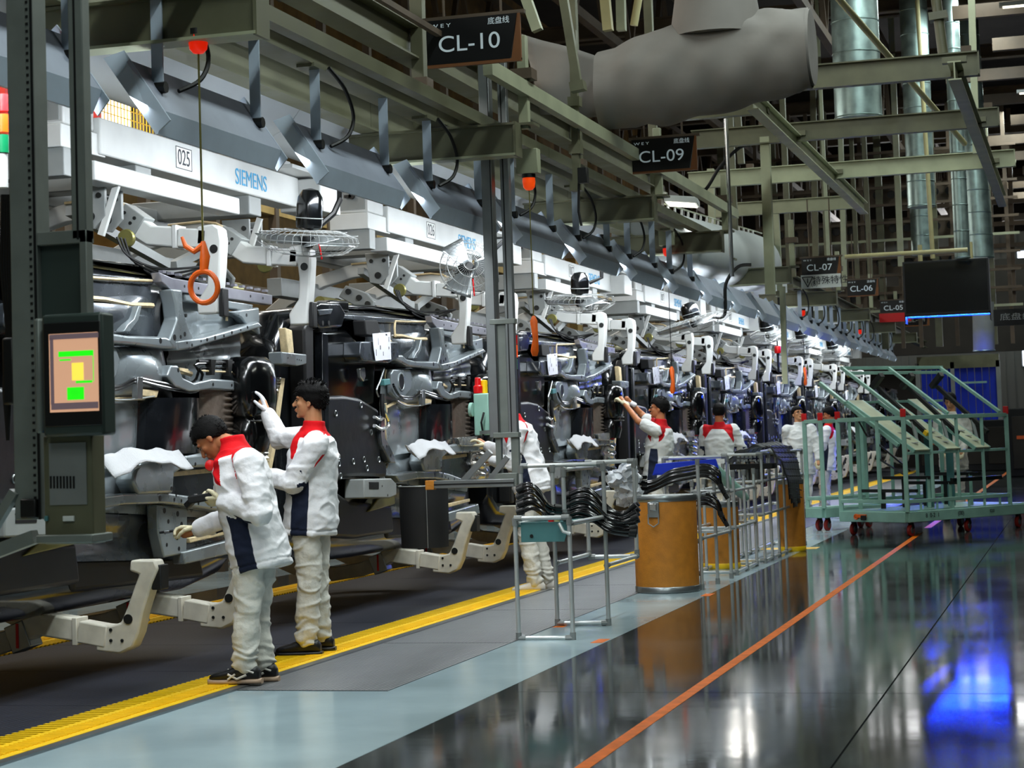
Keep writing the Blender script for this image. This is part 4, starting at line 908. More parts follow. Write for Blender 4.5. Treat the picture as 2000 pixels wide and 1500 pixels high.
    # locking tube between the arms
    MB().cyl((-6.28, yc - .9, 2.60), (-6.28, yc + 2.6, 2.60), .05, 14).build('olive_shaft', 'olive', t)
    for yy in (yc - .5, yc + .4, yc + 1.9): MB().ring((-6.28, yy, 2.60), (0, 1, 0), .052, .006, 16, 5).build('shaft_ring', 'black', t)
    MB().bar((-6.1, yc - .35, 2.9), (-6.1, yc + 1.0, 2.66), .06).build('diagonal_tie', 'grey_paint', t, smooth=0)
    MB().bar((-6.1, yc + 1.9, 2.9), (-6.1, yc + 1.1, 2.66), .06).build('diagonal_tie', 'grey_paint', t, smooth=0)
    MB().bar((-6.7, yc - .9, 2.75), (-6.7, yc + 2.9, 2.75), .14, .16).build('back_beam', 'grey_paint', t, bevel=.006)
    cb = MB()
    for i in range(3): cb.tube(spl([(-5.8, yc - .3 + i * .05, 2.72), (-5.75, yc - .25 + i * .05, 2.6 - i * .02), (-5.6, yc - .1 + i * .05, 2.52 - i * .03), (-5.4, yc + .2, 2.55)], 4), .008, 6)
    cb.build('cables', 'black_rubber', t)
    return t
def make_lower(yc):
    t = thing('lower_arm', 'arm', 'hanger arm', (-6.3, yc, .1)); sh = lambda vs: [V((a, b_ + yc, c)) for a, b_, c in vs]
    arc = [(-7.4, .95), (-7.2, .62), (-6.95, .40), (-6.65, .27), (-6.35, .235), (-6.1, .27), (-5.93, .32)]
    vs, fs = profsweep(arc, .11, .12); MB().add(sh(vs), fs).build('curved_arm', 'white_worn', t, bevel=.008)
    vs, fs = profsweep([(-5.98, .30), (-5.86, .345)], .14, .16); c = MB().add(sh(vs), fs).build('arm_clamp', 'steel', t, bevel=.006)
    MB().box((-5.925, yc - .076, .26), (-5.91, yc - .06, .40)).build('red_mark', 'red', c, smooth=0)
    vs, fs = profsweep([(-5.88, .36), (-5.80, .395), (-5.55, .36)], .125, .13); MB().add(sh(vs), fs).build('forearm', 'white_worn', t, bevel=.012)
    MB().box((-5.57, yc - .07, .275), (-5.54, yc + .07, .43)).build('joint_flange', 'white_worn', t, bevel=.004)
    vs, fs = profsweep([(-5.54, .35), (-5.36, .32)], .12, .125); MB().add(sh(vs), fs).build('forearm_end', 'white_worn', t, bevel=.01)
    hk = [(-5.40, .24), (-5.25, .225), (-5.17, .26), (-5.13, .34), (-5.10, .46), (-5.04, .62), (-5.00, .70), (-5.02, .75), (-5.17, .75), (-5.18, .69), (-5.12, .67), (-5.15, .6), (-5.20, .48), (-5.24, .40), (-5.30, .385), (-5.40, .39)]
    h_ = MB().prism(hk, lambda u, v, d: V((u - .03, yc + d, v)), -.055, .055).build('hook', 'white_worn', t, bevel=.012)
    MB().cyl((-5.22, yc - .057, .42), (-5.22, yc - .062, .42), .028, 14).build('pivot_hole', 'screw', h_)
    b = MB()
    for a, b_ in ((-5.33, .36), (-5.33, .30), (-5.26, .30)): b.cyl((a, yc - .057, b_), (a, yc - .062, b_), .01, 8)
    b.build('bolts', 'screw', h_)
    MB().box((-5.08, yc - .04, .58), (-5.02, yc + .06, .72)).build('hook_pad', 'black_rubber', h_, bevel=.006)
    return t
HY = [11.36, 16.55, 21.75, 26.95, 32.6, 38.1, 43.6, 49.2]
nums = ['025', '026', '007', '027', '014', '031', '008', '019']
NO = ['first', 'second', 'third', 'fourth', 'fifth', 'sixth', 'seventh', 'eighth']
for i, y in enumerate(HY):
    if i < 3: o = make_hanger(y, nums[i])
    else: o = dup(h3, loc=(-5.8, y, 3.2))
    if i == 2: h3 = o
    o['label'] = ('white overhead hanger with curved arms and number plate 025, nearest', 'white overhead hanger with number plate 026 behind the tall post', 'white overhead hanger with number plate 007')[i] if i < 3 else 'white overhead hanger with curved arms, %s along the line' % NO[i]
    o['group'] = 'white overhead body hangers'
LW = [10.05, 11.4, 16.0, 17.3, 21.3, 22.7, 26.6, 28.1, 32.0, 33.5, 37.6, 39.0, 43.0, 44.4, 48.4, 49.8, 54.0, 55.4, 59.4, 60.6]
low0 = make_lower(LW[0])
for i, y in enumerate(LW):
    o = low0 if i == 0 else dup(low0, loc=(-6.3, y, .1))
    o['label'] = ('worn white curved lower arm with upturned hook, %s' % ('nearest, left of the bending worker', 'partly behind the bending worker', 'beside the black bin', 'left of the tube rack', 'below the third car body, front one', 'below the third car body, rear one', 'below the fourth car body, front one', 'below the fourth car body, rear one', 'below the fifth car body, front one', 'below the fifth car body, rear one')[i]) if i < 10 else 'worn white lower arm far down the line, %s of its row' % ords[i]
    o['group'] = 'curved lower arms of the hangers'
# ------------------------------------------------------------------ people
def cloth_mat(name, base, patches):
    """one cloth with sewn-in coloured panels; the panel outlines are stored as point attributes"""
    m = mat(name, base, .8, 0, .04, 14, .2, 70, spec=.2); nt = m.node_tree; L = nt.links; b = nt.nodes['Principled BSDF']
    src = b.inputs['Base Color'].links[0].from_socket
    for att, col in patches:
        a = nt.nodes.new('ShaderNodeAttribute'); a.attribute_name = att
        mr = nt.nodes.new('ShaderNodeMapRange'); L.new(a.outputs['Fac'], mr.inputs[0]); mr.inputs[1].default_value = -.001; mr.inputs[2].default_value = .002
        mx = nt.nodes.new('ShaderNodeMix'); mx.data_type = 'RGBA'; L.new(mr.outputs[0], mx.inputs[0]); L.new(src, mx.inputs[6]); mx.inputs[7].default_value = (*S(col), 1)
        src = mx.outputs[2]
    L.new(src, b.inputs['Base Color']); return m
cloth_mat('jacket', '#eeedf0', (('navy', '#1b2236'), ('red', '#d30d18')))
cloth_mat('jacket_grey', '#cfd1cf', (('navy', '#20273a'), ('red', '#b8141c')))
mat('trousers', '#d8d5cc', .8, 0, .05, 12, .35, 60, spec=.2)
mat('skin', '#b0714a', .5, 0, .08, 12, spec=.35)
mat('skin_light', '#c08a62', .5, 0, .08, 12, spec=.35)
mat('hair', '#050404', .7, 0, .2, 30, .4, 200, spec=.15)
mat('eye_white', '#d8d2ca', .3, 0, 0)
mat('lip', '#8a4638', .5, 0, 0)
mat('glove_cream', '#d9cfae', .8, 0, .06, 20, .5, 90)
mat('glove_white', '#dadbe0', .8, 0, .05, 20, .5, 90)
mat('shoe_black', '#0d0d0f', .4, 0, .1)
mat('shoe_white', '#d8d3cb', .5, 0, .06)
mat('sole_tan', '#b59a82', .6, 0, .1)

def blob(mb, name, m, parent, vox, smooth=6, fac=.6, disp=None, attrs=None, cull=None):
    me = bpy.data.meshes.new('t'); me.from_pydata(mb.v, [], mb.f)
    o = bpy.data.objects.new('t', me); COL.objects.link(o)
    r = o.modifiers.new('r', 'REMESH'); r.mode = 'VOXEL'; r.voxel_size = vox; r.use_smooth_shade = True
    if smooth: s = o.modifiers.new('s', 'SMOOTH'); s.iterations = smooth; s.factor = fac
    dg = bpy.context.evaluated_depsgraph_get(); me2 = bpy.data.meshes.new_from_object(o.evaluated_get(dg))
    bpy.data.objects.remove(o)
    n = len(me2.vertices); co = np.empty(n * 3); me2.vertices.foreach_get('co', co); co = co.reshape(-1, 3)
    if disp is not None:
        no = np.empty(n * 3); me2.vertices.foreach_get('normal', no); no = no.reshape(-1, 3)
        co = co + no * disp(co, no)[:, None]; me2.vertices.foreach_set('co', co.ravel())
    if attrs:
        no = np.empty(n * 3); me2.vertices.foreach_get('normal', no); no = no.reshape(-1, 3)
        for k, f in attrs.items():
            a = me2.attributes.new(k, 'FLOAT', 'POINT'); a.data.foreach_set('value', f(co, no).astype(np.float32))
    inv = Wm(parent).inverted(); me2.transform(inv)
    me2.shade_smooth(); me2.materials.clear(); me2.materials.append(M[m])
    ob = bpy.data.objects.new(name, me2); me2.name = name; COL.objects.link(ob); adopt(ob, parent); return ob
def cap(mb, p, q, r0, r1, n=12):
    mb.tube([p, q], [r0, r1], n); mb.ball(p, r0, n, 8); mb.ball(q, r1, n, 8)
def chain(mb, pts, rs, n=14):
    for i in range(len(pts) - 1): cap(mb, pts[i], pts[i + 1], rs[i], rs[i + 1], n)
def loft(mb, secs, n=24, pw=.85):
    """secs: (centre, lateral vector, forward vector)"""
    vs = []
    for c, a, b in secs:
        for k in range(n):
            th = 2 * PI * k / n; e = lambda x: math.copysign(abs(x) ** pw, x); vs.append(V(c) + V(a) * e(math.cos(th)) + V(b) * e(math.sin(th)))
    mb.add(vs, [(i * n + k, i * n + (k + 1) % n, (i + 1) * n + (k + 1) % n, (i + 1) * n + k) for i in range(len(secs) - 1) for k in range(n)] + [list(range(n))[::-1], [(len(secs) - 1) * n + k for k in range(n)]])
def noise3(co, sc, seed=0.0):
    return np.array([mn.noise(V((c[0] * sc[0] + seed, c[1] * sc[1], c[2] * sc[2]))) for c in co])
def segdist(co, p, q):
    p = np.array(p); d = np.array(q) - p; t = np.clip(((co - p) @ d) / (d @ d), 0, 1); return np.linalg.norm(co - (p + t[:, None] * d), axis=1), t
def hand(root, wrist, d, nrm, side, curl, m, name='glove', spread=.0, s=1.0, thumb=.6, vox=.0035):
    """wrist, finger direction, palm normal (the side the fingers close on), side +1/-1 picks the thumb side"""
    d = V(d).normalized(); nrm = V(nrm); nrm = (nrm - d * nrm.dot(d)).normalized(); x = d.cross(nrm) * side
    mb = MB(); w = V(wrist)
    P = lambda a, b, c: w + (d * a + x * b + nrm * c) * s
    cap(mb, P(-.05, 0, 0), P(.01, 0, 0), .031 * s, .03 * s)
    for b_ in (-.028, -.01, .01, .028): chain(mb, [P(.01, b_ * .6, 0), P(.085, b_, 0)], [.017 * s, .0135 * s], 10)
    for i, (b_, l) in enumerate(((.030, .070), (.010, .080), (-.010, .075), (-.028, .058))):
        c = curl[i] if hasattr(curl, '__len__') else curl; p = P(.085, b_, 0); pts = [p]; an = 0; dd = d + x * spread * b_ * 10; dd.normalize()
        for f, cc in ((.45, .5), (.32, 1.0), (.23, .75)):
            an += c * cc; p = p + (dd * math.cos(an) + nrm * math.sin(an)) * l * f * s; pts.append(p)
        chain(mb, pts, [.0112 * s, .0105 * s, .0098 * s, .0088 * s], 10)
    tp = [P(.02, .028, .004), P(.05, .052, .012 + .02 * thumb), P(.078, .056 - .012 * thumb, .02 + .035 * thumb), P(.095, .046 - .02 * thumb, .028 + .042 * thumb)]
    chain(mb, tp, [.016 * s, .0135 * s, .0115 * s, .010 * s], 10)
    return blob(mb, name, m, root, vox, 3, .5)
def shoe(root, ankle, toe, upm, solem, s=1.0, trim=None):
    a = V((ankle[0], ankle[1], 0)); f = V((toe[0], toe[1], 0)); f.normalize(); r = f.cross(V((0, 0, 1))); z0 = ankle[2] - .085
    P = lambda y, x, z: a + f * y * s + r * x * s + V((0, 0, z0 + z * s))
    mb = MB(); secs = []
    for y, w, h in ((-.085, .026, .05), (-.07, .036, .075), (-.03, .04, .09), (.03, .043, .085), (.08, .047, .062), (.13, .048, .048), (.17, .04, .038), (.192, .022, .026)):
        secs.append((P(y, 0, .018 + h / 2), r * w * s, V((0, 0, h / 2 * s))))
    loft(mb, secs, 18, .8); sh = blob(mb, 'shoe', upm, root, .006, 3)
    so = MB(); secs = []
    for y, w in ((-.095, .024), (-.08, .038), (-.02, .042), (.05, .042), (.11, .05), (.16, .046), (.19, .034), (.203, .016)):
        secs.append((P(y, 0, .014), r * w * s, V((0, 0, .014 * s))))
    loft(so, secs, 16, .6); so.build('sole', solem, sh, smooth=60)
    if trim:
        t = MB()
        for i in range(4): y = .03 + i * .026; t.tube([P(y, -.036, .075 - i * .009), P(y + .01, 0, .098 - i * .011), P(y, .036, .075 - i * .009)], .004, 6)
        t.tube([P(-.02, -.043, .05), P(.03, -.047, .03), P(.08, -.047, .055)], .007, 6); t.tube([P(.04, -.048, .055), P(.08, -.05, .028)], .006, 6)
        t.tube([P(-.06, -.038, .06), P(-.02, -.044, .075)], .006, 6)
        t.build('laces', trim, sh)
    return sh
def person(label, J, vox=.007, jm='jacket', tm='trousers', shoes=('shoe_black', 'shoe_black', None), gloves=('glove_cream', 'glove_cream'), short=False, glasses=False, skin='skin', hs=1.0, yoke=True, spiky=.010, seed=0, hands=None, fringe=0, hip_w=1, legs=True):
    P, N, Hc = V(J['pelvis']), V(J['neck']), V(J['head'])
    lat = V(J['lat']).normalized()                                   # towards the person's right
    ax = (N - P); T = ax.length; ax.normalize(); fwd = ax.cross(lat).normalized() * -1
    if 'fwd' in J and fwd.dot(V(J['fwd'])) < 0: fwd = -fwd
    base = V((P.x, P.y, 0)); root = thing('person', label, 'person', base)
    face = V(J['face']).normalized(); hup = V(J.get('hup', (0, 0, 1))); hr = face.cross(hup).normalized(); hup = hr.cross(face).normalized()
    HL = lambda x, y, z: Hc + (hr * x + face * y + hup * z) * hs
    sw = J.get('sw', .175)
    shR = V(J.get('shR', N - ax * .055 + lat * sw)); shL = V(J.get('shL', N - ax * .055 - lat * sw))
    arms = [(shR, V(J['elR']), V(J['wrR'])), (shL, V(J['elL']), V(J['wrL']))]
    hipR = P + lat * .09 * hip_w; hipL = P - lat * .09 * hip_w
    legs_ = [(hipR, V(J['knR']), V(J['anR'])), (hipL, V(J['knL']), V(J['anL']))]
    # ---- body: one continuous skin surface
    mb = MB(); S_ = lambda t, w, d, f=0: (P.lerp(N, t) + fwd * f, lat * w, fwd * d)
    loft(mb, [S_(-.14, .13, .08), S_(0, .155, .10), (S_(.3, .135, .09)), S_(.7, .16, .105), S_(.9, .15, .085), S_(1.0, .06, .055)])
    for a, b, c in arms:
        cap(mb, a, b, .048, .040); cap(mb, b, c, .038, .027); chain(mb, [c, c + (c - b).normalized() * .075], [.026, .03])
        mb.tube([N - ax * .06, a], [.06, .05], 12)
    for a, b, c in legs_: cap(mb, a, b, .078, .055); cap(mb, b, c, .052, .036); cap(mb, c, c + V((0, 0, -.03)) + V(J.get('toe', fwd)).normalized() * .08, .034, .026)
    Bx = lambda c, r: None
    def eb(c, r, n=16, m_=12):
        vs = []; rx, ry, rz = r
        for i in range(m_ + 1):
            ph = PI * i / m_
            for k in range(n):
                th = 2 * PI * k / n; vs.append(HL(c[0] + rx * math.sin(ph) * math.cos(th), c[1] + ry * math.sin(ph) * math.sin(th), c[2] - rz * math.cos(ph)))
        mb.add(vs, [(i * n + k, i * n + (k + 1) % n, (i + 1) * n + (k + 1) % n, (i + 1) * n + k) for i in range(m_) for k in range(n)])
    eb((0, -.012, .03), (.074, .096, .090)); eb((0, .022, -.028), (.060, .068, .082)); eb((0, .040, -.074), (.042, .044, .034)); eb((0, .076, -.094), (.020, .016, .016))
    mb.tube([HL(0, .088, .014), HL(0, .104, -.012), HL(0, .115, -.027)], [.008 * hs, .0105 * hs, .0125 * hs], 10); eb((0, .110, -.028), (.016, .011, .010), 10, 8)
    for s in (-1, 1):
        eb((s * .028, .076, .026), (.026, .013, .010), 10, 8); eb((s * .036, .058, -.018), (.024, .026, .024), 10, 8)
        eb((s * .077, -.008, -.008), (.009, .017, .030), 12, 8); eb((s * .076, -.002, -.03), (.008, .010, .012), 10, 8)
    eb((0, .094, -.052), (.020, .010, .007), 10, 8); eb((0, .092, -.064), (.017, .010, .0075), 10, 8)
    chain(mb, [HL(0, -.018, -.045), N + (Hc - N) * .12], [.056 * hs, .06])
    blob(mb, 'body', skin, root, min(vox, .006), 3, .5)
    # ---- face details
    for s in (-1, 1):
        e = MB(); n = 10
        c = HL(s * .031, .0835, .004); e.add([c + hr * math.cos(a) * .0125 + hup * math.sin(a) * .0055 * (1 if math.sin(a) > 0 else .7) + face * (.003 - abs(math.cos(a)) * .004) for a in [2 * PI * k / 14 for k in range(14)]] + [c + face * .006], [(k, (k + 1) % 14, 14) for k in range(14)])
        eo = e.build('eye', 'eye_white', root, smooth=80)
        MB().ball(c + face * .0035, .0048, 10, 6).build('iris', 'black_gloss', eo)
        MB().tube([c + hr * t * .0145 + hup * (.0055 - t * t * .004) + face * (.004 - t * t * .004) for t in (-1, -.5, 0, .5, 1)], .0016, 5).build('eyelid', 'hair', eo)
        MB().tube([HL(s * .012, .092, .026), HL(s * .028, .090, .031), HL(s * .046, .076, .026)], [.003, .004, .002], 6).build('eyebrow', 'hair', root)
    MB().tube([HL(-.021, .094, -.058), HL(-.01, .1015, -.0575), HL(0, .1035, -.058), HL(.01, .1015, -.0575), HL(.021, .094, -.058)], .0022, 5).build('mouth', 'lip', root)
    # ---- hair
    hb = MB(); tips = MB(); r_ = random.Random(seed + 3)
    for i in range(1500):
        z = r_.uniform(-.75, 1); th = r_.uniform(0, 2 * PI); rr = math.sqrt(max(0, 1 - z * z)); x, y = rr * math.cos(th), rr * math.sin(th)
        px, py, pz = x * .074, -.012 + y * .096, .03 + z * .090
        line = .062 - fringe if py > .045 else (.062 - fringe) + (py - .045) * 1.15 if py > -.015 else -.012 + (py + .015) * .75 if abs(px) > .045 else -.055
        if pz < line: continue
        nrm = V((px / .074 ** 2, (py + .012) / .096 ** 2, (pz - .03) / .09 ** 2)).normalized()
        a = V((px, py, pz)); thick = (.013 if pz > .05 else .007) + (.008 if spiky > .012 and pz > .06 else 0)
        hb.ball(HL(*(a + nrm * thick * .35)), .0125 + thick * .25, 8, 5)
        if i % 3 == 0:
            fl = V((.25 * math.sin(px * 60), .9 if py > .02 else -.35, .55 if pz > .09 else -.7)).normalized()
            fl = (fl + V((r_.uniform(-.35, .35), r_.uniform(-.2, .2), r_.uniform(-.2, .3)))).normalized()
            s0 = a + nrm * thick * .8; s1 = s0 + (nrm * .45 + fl) * (.009 + spiky * .6); tips.tube([HL(*s0), HL(*(s0.lerp(s1, .6) + nrm * .002)), HL(*s1)], [.0045, .0032, .0006], 5)
    hb_o = blob(hb, 'hair', 'hair', root, .0045, 8, .6)
    if vox < .009: tips.build('hair_tips', 'hair', root, smooth=60)['kind'] = 'stuff'
    if glasses:
        g = MB()
        for s in (-1, 1):
            c = HL(s * .031, .098, .004); g.tube([c + hr * math.cos(a) * .021 + hup * math.sin(a) * .015 for a in [2 * PI * k / 16 for k in range(16)]], .0022, 5, closed=True)
            g.tube([HL(s * .052, .096, .008), HL(s * .076, .05, .010), HL(s * .080, -.01, .008)], .0022, 5)
        g.tube([HL(-.010, .099, .006), HL(.010, .099, .006)], .002, 5); g.build('glasses', 'black_gloss', root)
    # ---- jacket or shirt
    jb = MB(); hem = -.26 if not short else -.18
    loft(jb, [S_(hem, .205, .165, -.01), S_(-.08, .208, .168, -.01), S_(.12, .20, .16, -.005), S_(.4, .20, .155), S_(.68, .212, .155, -.005), S_(.86, .185, .125, -.01), S_(.97, .105, .085), S_(1.04, .076, .072), S_(1.10, .072, .069)], 30, .9)
    for a, b, c in arms:
        e = b.lerp(c, .92) if not short else a.lerp(b, .62)
        jb.tube([N - ax * .075, a], [.085, .078], 14)
        if short: chain(jb, [a, e], [.078, .074])
        else: chain(jb, [a, a.lerp(b, .5), b, b.lerp(c, .5), e], [.086, .078, .070, .063, .050])
    A_ = np.array
    def tl(co):
        v = co - A_(P); s = v @ A_(ax) / T; l = v @ A_(lat); f = v @ A_(fwd); return s, l, f
    def armd(co):
        d = np.full(len(co), 9.0); 
        for a, b, c in arms:
            for p, q in ((a, b), (b, c)): d = np.minimum(d, segdist(co, p, q)[0])
        return d
    def red(co, no):
        s, l, f = tl(co); al = np.abs(l)
        w = .046 * np.clip((s - .50) / .35, 0, 1) + .03 * np.clip((s - .85) / .1, 0, 1)
        r1 = w - .004 - np.abs(al - (.125 + (1 - s) * .25)); r1 = np.where((np.abs(f + .01) < .045) & (s < .9), -1, r1); col = (s - (.975)) * T - .02 * np.clip(-f / .07, 0, 1); col = np.where(al > .13, -1, col); top = np.minimum((s - .925) * T, .17 - al)
        return np.where((s > .45) & (s < 1.2) & (al < .30) & (np.abs(f) < .16), np.maximum(np.maximum(r1, col), top), -1) if yoke else np.where(s > 2, 1., -1.)
    def navy(co, no):
        s, l, f = tl(co); ad = armd(co)
        side = .058 - .03 * np.clip((s - .3) / .4, 0, 1) - np.abs(f + .005); tor = np.minimum(side, (.52 - s) * T)
        tor = np.where((np.abs(l) > .10) & (ad > .075), tor, -1)
        und = np.full(len(co), -1.0)
        for a, b, c in arms:
            if short: continue
            d, t = segdist(co, b, c); ax0 = A_(b) + t[:, None] * (A_(c) - A_(b)); und = np.maximum(und, np.where((d < .09) & (t > .03) & (t < .55), (ax0 - co)[:, 2] - .049, -1))
        return np.maximum(tor, und) if yoke else np.where(s > 2, 1., -1.)
    def folds(co, no):
        s, l, f = tl(co); u = noise3(co, (9, 9, 16), seed); v = noise3(co, (22, 22, 34), seed + 9)
        d = .009 * u + .003 * v; rid = 1 - np.abs(noise3(co, (6, 6, 9), seed + 4)) * 4; d += .008 * np.clip(rid, 0, 1)
        hemb = np.abs(s - (hem + .06)) < .012; d = np.where(hemb, d - .007, d)
        for a, b, c in arms:
            dd, t = segdist(co, a, c); de = np.linalg.norm(co - A_(b), axis=1); d += np.where(de < .13, .005 * np.sin(de * 110 + u * 8) * (1 - de / .13), 0)
        return np.where(s > .97, d * .25, d)
    jo = blob(jb, 'jacket' if not short else 'shirt', jm, root, vox, 5, .6, folds, {'red': red, 'navy': navy})
    # ---- trousers
    tb = MB(); loft(tb, [S_(-.26, .155, .115), S_(-.1, .158, .115), S_(.04, .14, .10)], 24, .9)
    for a, b, c in legs_:
        lo = c + V((0, 0, .035)); chain(tb, [a, a.lerp(b, .5), b, b.lerp(lo, .55), lo], [.100, .090, .076, .074, .069])
    def tf(co, no):
        u = noise3(co, (8, 8, 12), seed + 30); rid = 1 - np.abs(noise3(co, (6, 6, 11), seed + 14)) * 4; d = .010 * u + .010 * np.clip(rid, 0, 1) + .003 * noise3(co, (24, 24, 30), seed)
        for a, b, c in legs_:
            de = np.abs(co[:, 2] - c[2] - .06); d += np.where(de < .12, .005 * np.sin(co[:, 2] * 95 + u * 9) * (1 - de / .12), 0)
            dk = np.linalg.norm(co - A_(b), axis=1); d += np.where(dk < .16, .004 * np.sin(co[:, 2] * 70 + u * 12) * (1 - dk / .16), 0)
        return d
    blob(tb, 'trousers', tm, root, max(vox, .007), 4, .6, tf)
    toe = V(J.get('toe', fwd))
    for c, k in ((legs_[0][2], 'toeR'), (legs_[1][2], 'toeL')): shoe(root, c, V(J.get(k, toe)), shoes[0], shoes[1], 1.08, trim=shoes[2])
    # ---- hands
    for i, (a, b, c) in enumerate(arms):
        h = (hands or {}).get('RL'[i], {}); d = V(h.get('d', (c - b))); nr = V(h.get('n', (-fwd.x * 0, 0, -1)))
        hand(root, c, d, nr, h.get('side', 1 if i == 0 else -1), h.get('curl', .5), gloves[i] if gloves else skin, 'glove' if gloves else 'hand', thumb=h.get('thumb', .6), vox=.0035 if vox < .008 else .005)
    return root, HL, dict(fwd=fwd, lat=lat, ax=ax, S=S_)
def q_(y): return lambda px, py, dy=0: PY(px, py, y + dy)
YF = V((0, 1, 0)); FL = V((-1, 0, 0))
# worker 1, bending forward over the body
Y1 = 10.45; k = q_(Y1)
p1, HL1, D1 = person('worker in a white jacket with red collar bending over the nearest car body', dict(
    pelvis=k(500, 1062), neck=k(457, 872), head=k(414, 857), lat=(0, 1, 0), fwd=(-1, 0, 0), face=(-.62, -.10, -.78), hup=(-.78, 0, .62),
    shR=k(478, 900, .19), shL=k(486, 905, -.19), elR=k(455, 1010, .26), wrR=k(384, 1034, .20), elL=k(508, 1003, -.27), wrL=k(434, 976, -.16),
    knR=k(500, 1195, .10), knL=k(484, 1192, -.09), anR=k(512, 1302, .10), anL=k(478, 1306, -.10), toe=(-1, -.12, 0)), vox=.0065, shoes=('shoe_black', 'sole_tan', 'shoe_white'), seed=1, spiky=.006,
    hands={'L': dict(d=(-1, .1, -.1), n=(0, .7, .7), curl=.85, side=-1, thumb=.5), 'R': dict(d=(-1, -.1, .02), n=(0, -.5, -.85), curl=.8, side=1, thumb=.9)}, gloves=('glove_cream', 'glove_cream'))
# worker 2, standing behind with one arm raised
Y2 = 11.9; k = q_(Y2)
p2, HL2, D2 = person('worker in a white jacket with red collar standing, reaching up to a black tank', dict(
    pelvis=k(606, 1000), neck=k(613, 838), head=k(606, 784), lat=(0, 1, 0), fwd=(-1, 0, 0), face=(-1, -.16, .03),
    shR=k(606, 856, .18), shL=k(618, 866, -.19), elR=k(546, 856, .24), wrR=k(522, 806, .22), elL=k(572, 944, -.24), wrL=k(520, 930, -.10),
    knR=k(618, 1125, .08), knL=k(604, 1128, -.09), anR=k(626, 1246, .09), anL=k(600, 1255, -.10), toe=(-1, -.15, 0)), vox=.0068, shoes=('shoe_black', 'shoe_black', None), seed=5, spiky=.016, fringe=.018, skin='skin_light',
    hands={'R': dict(d=(-.3, 0, 1), n=(-1, -.2, 0), curl=.35, side=1), 'L': dict(d=(-1, 0, .1), n=(0, .4, .8), curl=.6, side=-1)}, gloves=('glove_white', 'glove_white'))
# worker 3, mostly behind the tall post
Y3 = 16.9; k = q_(Y3)
person('worker in a white jacket half hidden behind the tall post', dict(
    pelvis=k(1034, 935), neck=k(1004, 822), head=k(984, 800), lat=(0, 1, 0), fwd=(-1, 0, 0), face=(-.9, 0, -.35), hup=(-.35, 0, .9),
    shR=k(1010, 838, .19), shL=k(1014, 840, -.19), elR=k(985, 890, .22), wrR=k(950, 870, .2), elL=k(1000, 905, -.22), wrL=k(962, 900, -.12),
    knR=k(1046, 1045, .09), knL=k(1028, 1045, -.09), anR=k(1068, 1136, .09), anL=k(1045, 1140, -.09), toe=(-1, -.2, 0)), vox=.009, shoes=('shoe_white', 'shoe_white', None), seed=9)
# worker 4, arms raised, glasses
Y4 = 22.4; k = q_(Y4)
person('worker in a short-sleeved shirt and glasses with both arms raised to a car body', dict(
    pelvis=k(1284, 928), neck=k(1290, 828), head=k(1287, 798), lat=(.12, 1, 0), fwd=(-1, 0, 0), face=(-1, -.1, .06),
    shR=k(1284, 838, .17), shL=k(1282, 842, -.19), elR=k(1252, 808, .2), wrR=k(1232, 787, .12), elL=k(1246, 822, -.22), wrL=k(1219, 787, -.1),
    knR=k(1292, 995, .09), knL=k(1284, 995, -.09), anR=k(1297, 1062, .09), anL=k(1290, 1064, -.09), toe=(-1, -.1, 0)), vox=.0085, jm='jacket_grey', short=True, glasses=True, seed=12, hs=1.02, spiky=.01,
    hands={'R': dict(d=(-.9, 0, .5), n=(-.4, 0, -.8), curl=.6), 'L': dict(d=(-.8, .2, .6), n=(-.4, .3, -.8), curl=.9, side=-1)}, gloves=('glove_white', 'glove_cream'))
# worker 5, seen from the back
Y5 = 26.8; k = q_(Y5)
person('worker in a white jacket with red shoulders seen from the back', dict(
    pelvis=k(1404, 915), neck=k(1405, 832), head=k(1404, 806), lat=(.97, .25, 0), fwd=(-.25, 1, 0), face=(-.15, 1, -.1), sw=.19,
    elR=k(1450, 880, .12), wrR=k(1446, 905, .38), elL=k(1372, 885, .05), wrL=k(1380, 912, .35),
    knR=k(1412, 975, .02), knL=k(1396, 975, 0), anR=k(1413, 1030, 0), anL=k(1396, 1031, 0), toe=(-.2, 1, 0)), vox=.01, seed=20, jm='jacket_grey')
# worker 6, looking up, facing the aisle
Y6 = 30.3; k = q_(Y6)
person('worker in a plain light grey jacket standing in the gap, looking up', dict(
    pelvis=k(1566, 908), neck=k(1560, 832), head=k(1558, 809), lat=(-.92, -.3, 0), fwd=(.3, -.95, 0), face=(.55, -.85, .25), sw=.185,
    elR=k(1536, 865), wrR=k(1545, 890, -.15), elL=k(1596, 868), wrL=k(1598, 898, -.12),
    knR=k(1564, 955), knL=k(1576, 955), anR=k(1566, 1000), anL=k(1576, 996), toe=(.2, -1, 0)), vox=.01, seed=24, yoke=False, jm='jacket_grey', glasses=True, skin='skin_light')
